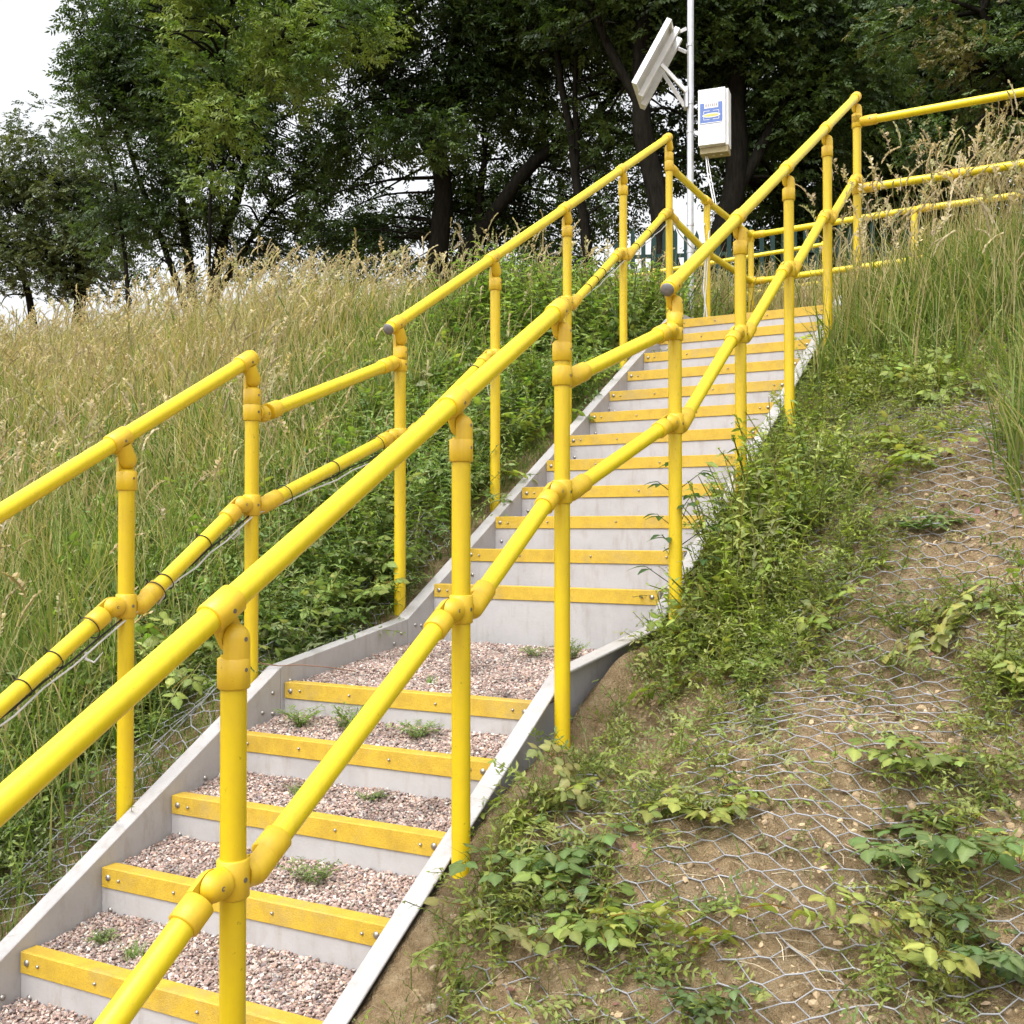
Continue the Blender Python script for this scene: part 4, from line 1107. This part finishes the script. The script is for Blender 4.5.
# little weeds growing on the steps
wgrp = 'weeds growing in the stair gravel'
TF_ = [T_vetch(.10, 40 + i) for i in range(4)]
def tuft(seed):
    r = np.random.default_rng(seed); v = Veg(); n = 46
    P = np.zeros((n, 3)); P[:, :2] = r.normal(0, .014, (n, 2))
    v.blades(P, r.uniform(.02, .085, n), r.uniform(.002, .0045, n), r.uniform(0, 6.28, n), r.uniform(.3, 1.3, n), np.array([(.18, .30, .07)]) * r.uniform(.7, 1.3, (n, 1)), 3)
    return v
for i, (al, tf, kind, sc_, lab_) in enumerate([
    (-.5, .62, 1, 1.0, 'upright grassy weed with long leaves against the riser, lower right of the bottom gravel step'),
    (.10, .30, 1, .8, 'bright grass tuft behind the first full yellow step edge'),
    (.13, .16, 0, .8, 'flat green weed near the left stringer on the bottom full step'),
    (.42, .62, 0, 1.2, 'feathery weed in the middle of the second gravel step'),
    (.40, .44, 0, .7, 'small dark weed behind the near post on the second gravel step'),
    (.68, .36, 1, .7, 'small grass tuft at the left of the third gravel step'),
    (.70, .62, 0, .8, 'small weed at the centre of the third gravel step'),
    (.94, .16, 0, 1.5, 'sprawling weed at the left of the gravel step below the landing'),
    (.96, .34, 0, 1.5, 'pale spreading weed mid step just below the landing edge'),
    (.95, .62, 0, 1.3, 'weed patch on the right half of the step below the landing'),
    (1.18, .52, 1, .5, 'short grass tuft lying on the landing gravel'),
    (1.55, .40, 0, .5, 'tiny weed at the back of the landing gravel'),
    (1.72, .80, 0, 1.3, 'thin reddish weed at the right foot of the upper flight'),
    (1.73, .62, 0, .9, 'wispy dry weed against the tall riser of the upper flight')]):
    p = LO(al, tf * 1.02 * W1, 0)
    fi = math.floor(al / G1); fr_ = al / G1 - fi
    z = (nose_lo(fi) - .01 + .03 * fr_) if al < 4 * G1 else -.53 + (al - 1.05) / .85 * .06
    if kind:
        v = tuft(100 + i); o = v.obj('weed', M['grass']); o.scale = (sc_,) * 3
    else:
        v = Veg(); nn_ = 5
        v.inst(TF_[i % 4], np.random.default_rng(i).normal(0, .012, (nn_, 3)) * [1, 1, 0], rots(np.arange(nn_) * 1.25), np.full(nn_, sc_ * .62), np.tile([(.19, .27, .09)], (nn_, 1)) * np.random.default_rng(i).uniform(.7, 1.3, (nn_, 1))); o = v.obj('weed', M['leaf'])
    o.location = (p[0], p[1], z); props(o, lab_, 'weed', wgrp)

# runner stem trailing over the left edge board
g_ = G(); pp = [LO(1.00, -.16, -.42), LO(1.00, -.06, -.47), LO(1.02, .0, -.475), LO(1.03, .08, -.47), LO(1.08, .16, -.475), LO(1.16, .22, -.50)]
g_.tube([p + np.array([0, 0, .004 * math.sin(i * 3)]) for i, p in enumerate(pp)], .0022, 7); M['twig'] = paint('twig', (.16, .08, .05), (.2, .12, .08), .7)
g_.build('trailing_stem', M['twig'], None, label='thin reddish bramble runner lying over the left edge board at the landing', cat='stem')
# white umbel flowers on the crest
for i, (s, t, lab_) in enumerate([(6.3, -3.72, 'white yarrow flower head in the grass left of the upper left rail'), (6.25, -3.62, 'smaller white yarrow head just below its neighbour on the left bank')]):
    x, y = st2xy(s, t); z0 = float(H(x, y)); fl_ = Tm(); fl_.stem((0, 0, 0), (.01, 0, .42 - .05 * i), .002, (.2, .3, .08)); rf = np.random.default_rng(i)
    for k in range(34):
        a, rr2 = rf.uniform(0, 6.28), rf.uniform(0, .038) * (1 - .3 * i); c_ = np.array([.01 + rr2 * math.cos(a), rr2 * math.sin(a), .42 - .05 * i + rf.uniform(0, .006)])
        fl_.add(np.array([c_ + [-.005, 0, 0], c_ + [0, -.005, .001], c_ + [.005, 0, 0], c_ + [0, .005, .001]]), [(0, 1, 2, 3)], (.75, .75, .7))
    v = Veg(); v.inst(fl_.get(), np.zeros((1, 3)), rots(np.zeros(1)), np.ones(1), np.ones((1, 3))); o = v.obj('yarrow', M['leaf']); o.location = (x, y, z0); props(o, lab_, 'flower')

# ================================================================ TREES
SPR = {k: [T_spray(k, i) for i in range(4)] for k in ('ash', 'small', 'broad')}
def limb(gg, pts, r0, r1, n=9, seed=0):
    pts = np.array(pts, float); 
    # resample smoothly
    m = len(pts); tt = np.linspace(0, m - 1, (m - 1) * 5 + 1); out = []
    for q in tt:
        i = min(int(q), m - 2); f = q - i
        p0, p1, p2, p3 = pts[max(i - 1, 0)], pts[i], pts[i + 1], pts[min(i + 2, m - 1)]
        out.append(.5 * ((2 * p1) + (-p0 + p2) * f + (2 * p0 - 5 * p1 + 4 * p2 - p3) * f * f + (-p0 + 3 * p1 - 3 * p2 + p3) * f ** 3))
    out = np.array(out); k = len(out); L = np.linalg.norm(pts[-1] - pts[0])
    out[:, 0] += .02 * L ** .5 * vn(out[:, 2], out[:, 1], seed, .8, 5); out[:, 1] += .02 * L ** .5 * vn(out[:, 2], out[:, 0], seed, .8, 6)
    rad = (r0 + (r1 - r0) * np.linspace(0, 1, k) ** .8) * (1 + .1 * vn(out[:, 2], out[:, 0], seed, .3, 7))
    gg.tube(out, rad, n, True); return out
def make_tree(base, label, cat, limbs, blobs_, kind, cols, size=1.0, seed=0, gap=.0, ns=.9, name='tree', group='trees standing along the top of the bank', fine=60):
    """limbs: list of (points, r0, r1) ; blobs: (centre, radii, number of sprays)"""
    r = np.random.default_rng(1000 + seed); base = np.array(base, float)
    root = thing(name, tuple(base), label, cat, group)
    gg = G(); ends = []
    for pts, r0, r1 in limbs:
        o = limb(gg, pts, r0, r1, 10, seed); ends.append(o)
    allp = np.concatenate(ends)
    v = Veg(); CC = np.array(cols, float)
    for (c, rad, n) in blobs_:
        c = np.array(c, float); rad = np.array(rad, float)
        # twigs from nearest limb to random points in the blob
        for k in range(max(2, int(fine * n / 6000))):
            q = c + r.normal(0, .42, 3) * rad; j = np.argmin(np.linalg.norm(allp - q, axis=1) + 2.0 * (allp[:, 2] > q[2] + .5)); a = allp[j]
            if np.linalg.norm(q - a) > 4.5: continue
            m_ = (a + q) / 2 + np.array([r.normal(0, .15), r.normal(0, .15), .12]); limb(gg, [a, m_, q], .035, .008, 5, seed + k)
        d = r.normal(0, 1, (n, 3)); d /= np.linalg.norm(d, axis=1)[:, None]
        P = c + d * rad * (r.random((n, 1)) ** .42) * (1 + .25 * vn(d[:, 0] * 3, d[:, 1] * 3, d[:, 2] * 3, 1, seed)[:, None])
        den = vn(P[:, 0], P[:, 1], P[:, 2], ns, seed + 2) * .6 + vn(P[:, 0], P[:, 1], P[:, 2], ns * .35, seed + 3) * .55
        P = P[den > gap - .045]
        m = len(P)
        tone = vn(P[:, 0], P[:, 1], P[:, 2], .7, seed + 5)
        ci = np.clip(((tone + .6) / 1.2 * len(CC)).astype(int) + r.integers(-1, 2, m), 0, len(CC) - 1)
        col = CC[ci] * r.uniform(.75, 1.25, (m, 1))
        out = P - c; yaw = np.arctan2(out[:, 1], out[:, 0]) + r.normal(0, .9, m)
        Rm = rots(yaw, r.uniform(-.6, .7, m), r.normal(0, .6, m)); S_ = r.uniform(.7, 1.3, m) * size; wh = r.integers(0, 4, m)
        for q in range(4): z = wh == q; v.inst(SPR[kind][q], P[z], Rm[z], S_[z], col[z])
    gg.build('trunk', M['bark'], root)
    v.obj('crown', M['tleaf'], root, base)
    return root
DK = [(.026, .050, .012), (.038, .068, .015), (.052, .088, .02), (.075, .12, .028)]
MD = [(.05, .09, .018), (.075, .13, .024), (.11, .175, .03), (.15, .22, .04), (.20, .26, .06)]
GY = [(.035, .055, .018), (.05, .075, .022), (.07, .095, .03), (.095, .115, .035)]
# left background tree
make_tree((-12.3, 30, 5.5), 'grey green bushy tree at the far left, furthest from the stairs', 'tree',
    [([(-12.2, 30, 5), (-12.1, 30, 7), (-12.6, 30, 9.5)], .22, .08), ([(-12.1, 30, 6.4), (-13.3, 30, 8), (-14.2, 30, 9.4)], .12, .04), ([(-12.1, 30, 6.6), (-11.2, 30, 8), (-10.9, 30, 9.2)], .1, .04), ([(-13.5, 30.5, 5), (-13.8, 30.3, 7), (-14.6, 30, 8.5)], .14, .05)],
    [((-12.9, 30, 9.4), (2.0, 1.8, 2.2), 5200), ((-14.6, 30, 8.6), (1.5, 1.5, 1.9), 3000), ((-11.4, 29.6, 8.4), (1.1, 1.2, 1.5), 1700), ((-13.4, 30, 7.3), (2.2, 1.6, .9), 1900), ((-11.7, 30, 7.0), (1.3, 1.2, .6), 500)], 'small', GY, 1.15, 1, -.08, .8)
# multi stemmed tree left of centre with long hanging sprays
make_tree((-6.5, 22, 2.4), 'large multi stemmed ash tree left of centre with bright hanging sprays', 'tree',
    [([(-6.3, 22, 2), (-6.1, 22, 5), (-5.7, 22, 6.7), (-5.2, 22, 8.5)], .15, .06), ([(-6.5, 22, 2), (-6.6, 22, 5.2), (-6.9, 22, 7.5), (-6.8, 22, 10)], .13, .05), ([(-6.3, 22, 3), (-7.0, 22, 5.4), (-7.7, 22, 7.2), (-8.2, 22, 9)], .09, .03), ([(-7.9, 22, 2), (-7.9, 22, 5.0), (-8.1, 22, 6.6), (-8.4, 22, 8.0)], .06, .02), ([(-6.0, 22, 4.9), (-5.4, 22, 5.9), (-4.9, 22, 6.6)], .08, .03)],
    [((-6.6, 22, 10.0), (2.4, 1.8, 2.0), 6800), ((-7.8, 22, 9.0), (1.3, 1.4, 1.8), 2300), ((-7.6, 22, 7.3), (1.1, 1.1, 1.0), 1100), ((-5.6, 21.3, 8.3), (1.7, 1.4, 1.6), 4200), ((-5.3, 21, 6.9), (1.2, 1.0, .9), 1500), ((-6.8, 22, 6.3), (1.2, 1.0, .55), 650), ((-7.0, 22, 12.4), (2.2, 2, 1.2), 2800), ((-4.4, 22, 7.4), (.9, 1.0, 1.2), 1100), ((-6.6, 22.6, 5.6), (1.8, 1.0, .6), 520), ((-4.6, 22.4, 6.0), (1.3, 1.0, .7), 620), ((-8.4, 22.5, 6.2), (.9, .9, .6), 260), ((-3.9, 22.4, 5.2), (.8, .8, .45), 220)], 'ash', DK, 1.0, 2, -.14, .9)
make_tree((-4.6, 17, 2.2), 'slender ash with light yellow green foliage in front of the darker trees', 'tree',
    [([(-5.0, 17.6, 2), (-4.9, 17.4, 5.5), (-4.6, 17, 7.4), (-4.3, 17, 9.5)], .032, .015), ([(-4.7, 17.2, 6.4), (-4.0, 16.8, 7.3), (-3.4, 16.6, 7.8)], .03, .01)],
    [((-4.2, 16.6, 8.4), (1.2, .9, .9), 1200), ((-4.7, 16.4, 7.2), (.75, .7, .7), 520), ((-4.3, 16.4, 6.2), (.75, .6, .5), 300), ((-3.5, 16.6, 7.3), (.8, .7, .9), 600), ((-5.6, 16.8, 8.5), (1.2, .8, .7), 700), ((-2.5, 16.6, 7.9), (.8, .7, .6), 400), ((-4.7, 16.6, 5.35), (.4, .4, .3), 90)], 'ash', MD, .85, 3, -.05, .7)
# main central tree
make_tree((-1.4, 20, 2.3), 'big central ash tree with a forked dark trunk and a long low limb', 'tree',
    [([(-1.45, 20, 1.8), (-1.4, 20, 4.6), (-1.3, 20, 6.3), (-1.45, 20, 7.4)], .25, .15), ([(-1.4, 20, 6.9), (-2.1, 20, 8.0), (-3.2, 20, 9.3), (-4.2, 20, 10.8)], .16, .06), ([(-1.4, 20, 7.2), (-1.1, 20, 8.8), (-.9, 20, 10.5), (-.4, 20, 12)], .15, .05), ([(-1.3, 20.2, 4.4), (-.7, 20, 5.4), (.2, 20, 6.6), (1.0, 20, 7.3), (1.9, 20, 7.8)], .17, .09), ([(1.4, 20, 7.5), (2.2, 20, 8.6), (2.7, 20, 9.6)], .09, .04), ([(-.9, 20.4, 2), (-.75, 20.4, 5), (-.5, 20.3, 7)], .14, .06)],
    [((-1.2, 20, 10.8), (3.2, 2.2, 2.6), 11000), ((-3.4, 20, 9.6), (1.6, 1.6, 1.5), 3000), ((.9, 20, 9.4), (2.2, 1.8, 1.3), 5200), ((-2.9, 20.5, 7.7), (1.3, 1.2, 1.0), 1700), ((-.6, 20.5, 8.1), (1.5, 1.2, .9), 2200), ((1.1, 20.6, 7.3), (1.3, 1, .8), 900), ((-2.3, 21, 5.6), (1.1, 1, 1.0), 1300), ((-.2, 21, 5.3), (1.2, 1, 1.0), 1100), ((-3.3, 21, 6.2), (.9, .9, .8), 700), ((-1.6, 19.2, 7.0), (.9, .6, .5), 350), ((.6, 20.6, 6.2), (1.0, .9, .5), 330), ((1.9, 20.6, 6.0), (.8, .8, .5), 200), ((-.5, 20.8, 6.5), (1.0, .6, .8), 900), ((.9, 21, 5.4), (.8, .6, .6), 260)], 'ash', DK, 1.05, 4, -.16, .9)
# thin tree and the leaning trunks right of centre
make_tree((2.0, 18.5, 2.3), 'slim tree with a V shaped trunk just left of the solar panel', 'tree',
    [([(1.45, 18.5, 2), (1.25, 18.5, 5), (1.05, 18.5, 6.4), (.8, 18.5, 8.3)], .13, .05), ([(1.1, 18.5, 6.2), (1.1, 18.5, 7.4), (1.2, 18.5, 9)], .07, .03)],
    [((1.2, 18.6, 9.4), (1.6, 1.3, 1.4), 2600), ((1.6, 18.8, 7.1), (.9, .9, .7), 500), ((1.9, 19, 5.8), (.6, .8, .6), 260)], 'small', DK, 1.0, 5, -.08, .7)
make_tree((2.3, 17, 2.3), 'dark tree whose curved trunk stands behind the solar panel', 'tree',
    [([(2.25, 17, 1.8), (2.4, 17, 4.4), (2.25, 17, 5.6), (2.05, 17, 6.8), (2.2, 17, 9)], .22, .13), ([(2.1, 17, 6.6), (1.4, 17, 8), (.9, 17, 9.4)], .1, .04)],
    [((2.3, 17.4, 9.2), (2.2, 1.8, 1.5), 5600), ((2.9, 17.6, 7.8), (1.2, 1.2, .7), 1100), ((2.5, 18.6, 6.6), (1.2, 1, .7), 700)], 'broad', DK, 1.0, 6, -.12, .8)
make_tree((3.4, 17.5, 2.3), 'dark tree with a thick trunk directly behind the white box', 'tree',
    [([(3.1, 17.5, 1.8), (3.3, 17.5, 4.2), (3.65, 17.5, 5.8), (3.7, 17.5, 8.5)], .26, .15), ([(3.5, 17.5, 5.2), (4.4, 17.5, 6.8), (5.2, 17.5, 8)], .12, .05), ([(2.95, 17.5, 3.6), (2.7, 17.5, 4.4), (2.55, 17.4, 5.2)], .05, .02)],
    [((4.2, 17.8, 8.9), (2.2, 1.9, 1.7), 6200), ((5.0, 18, 7.3), (1.6, 1.4, 1.2), 2600), ((4.4, 18.6, 6.2), (1.2, 1.2, 1.1), 1200), ((5.4, 19, 5.2), (1.4, 1.2, .9), 1100), ((4.1, 19.5, 4.7), (.9, .9, .6), 350)], 'broad', DK, 1.0, 7, -.14, .8)
# dense dark trees closing the right side
make_tree((7.4, 20.5, 2.5), 'dense dark tree behind the top right rails', 'tree',
    [([(7.2, 20.5, 2), (7.1, 20.5, 5), (7.5, 20.5, 9)], .25, .12), ([(7.1, 20.5, 5), (6, 20.5, 7), (5.6, 20.5, 9)], .14, .05)],
    [((7.2, 20.5, 9.4), (2.8, 2, 2.2), 8200), ((6.6, 20.5, 6.8), (2.0, 1.6, 1.3), 3400), ((8.9, 20.5, 7.2), (1.8, 1.6, 1.8), 4200), ((6.5, 20.8, 5.0), (1.6, 1.2, 1.0), 1700), ((8.7, 20.6, 5.0), (1.8, 1.2, 1.0), 2300)], 'broad', DK, 1.15, 8, -.16, .8)
make_tree((6.5, 13.6, 2.0), 'hawthorn with brownish young leaves leaning in at the top right', 'tree',
    [([(7.2, 13.8, 1.8), (7.0, 13.6, 3.6), (6.4, 13.4, 5.2), (5.8, 13.2, 6.4)], .12, .04), ([(7.0, 13.6, 3.6), (7.3, 13.4, 5), (7.2, 13.2, 6.6)], .08, .03)],
    [((6.2, 13.4, 5.7), (1.25, 1.1, .75), 2600), ((5.6, 13.4, 4.9), (.85, .8, .45), 800), ((6.6, 13.2, 4.6), (.9, .8, .6), 1300), ((6.9, 13.3, 6.9), (1.3, 1.1, .9), 2600), ((5.3, 13.8, 6.6), (.9, .9, .6), 800), ((6.7, 13.8, 3.6), (1.0, .9, .6), 900)], 'broad', [(.035, .065, .018), (.05, .085, .02), (.065, .11, .024), (.085, .13, .03), (.13, .12, .04)], .62, 9, -.12, .6)
# low shrubs behind the fence and the crest
for i, (c, rad, n, lab_) in enumerate([((6.3, 17.2, 3.4), (1.6, .9, .9), 1600, 'low dark shrub behind the fence, left of the far right bushes'), ((8.6, 17.0, 3.8), (1.5, .9, 1.1), 1800, 'low dark shrub behind the fence at the right edge of the picture'),
        ((1.7, 19.2, 3.5), (1.0, .8, .55), 700, 'small shrub behind the crest between two trunks'), ((3.9, 19.2, 3.5), (1.3, .8, .7), 1000, 'shrub behind the fence below the white box')]):
    make_tree((c[0], c[1], 2.2), lab_, 'shrub', [([(c[0], c[1], 2), (c[0] + .1, c[1], c[2])], .05, .02)], [(c, rad, n)], 'small', DK, .95, 20 + i, -.1, .6, 'shrub', 'shrubs behind the fence')
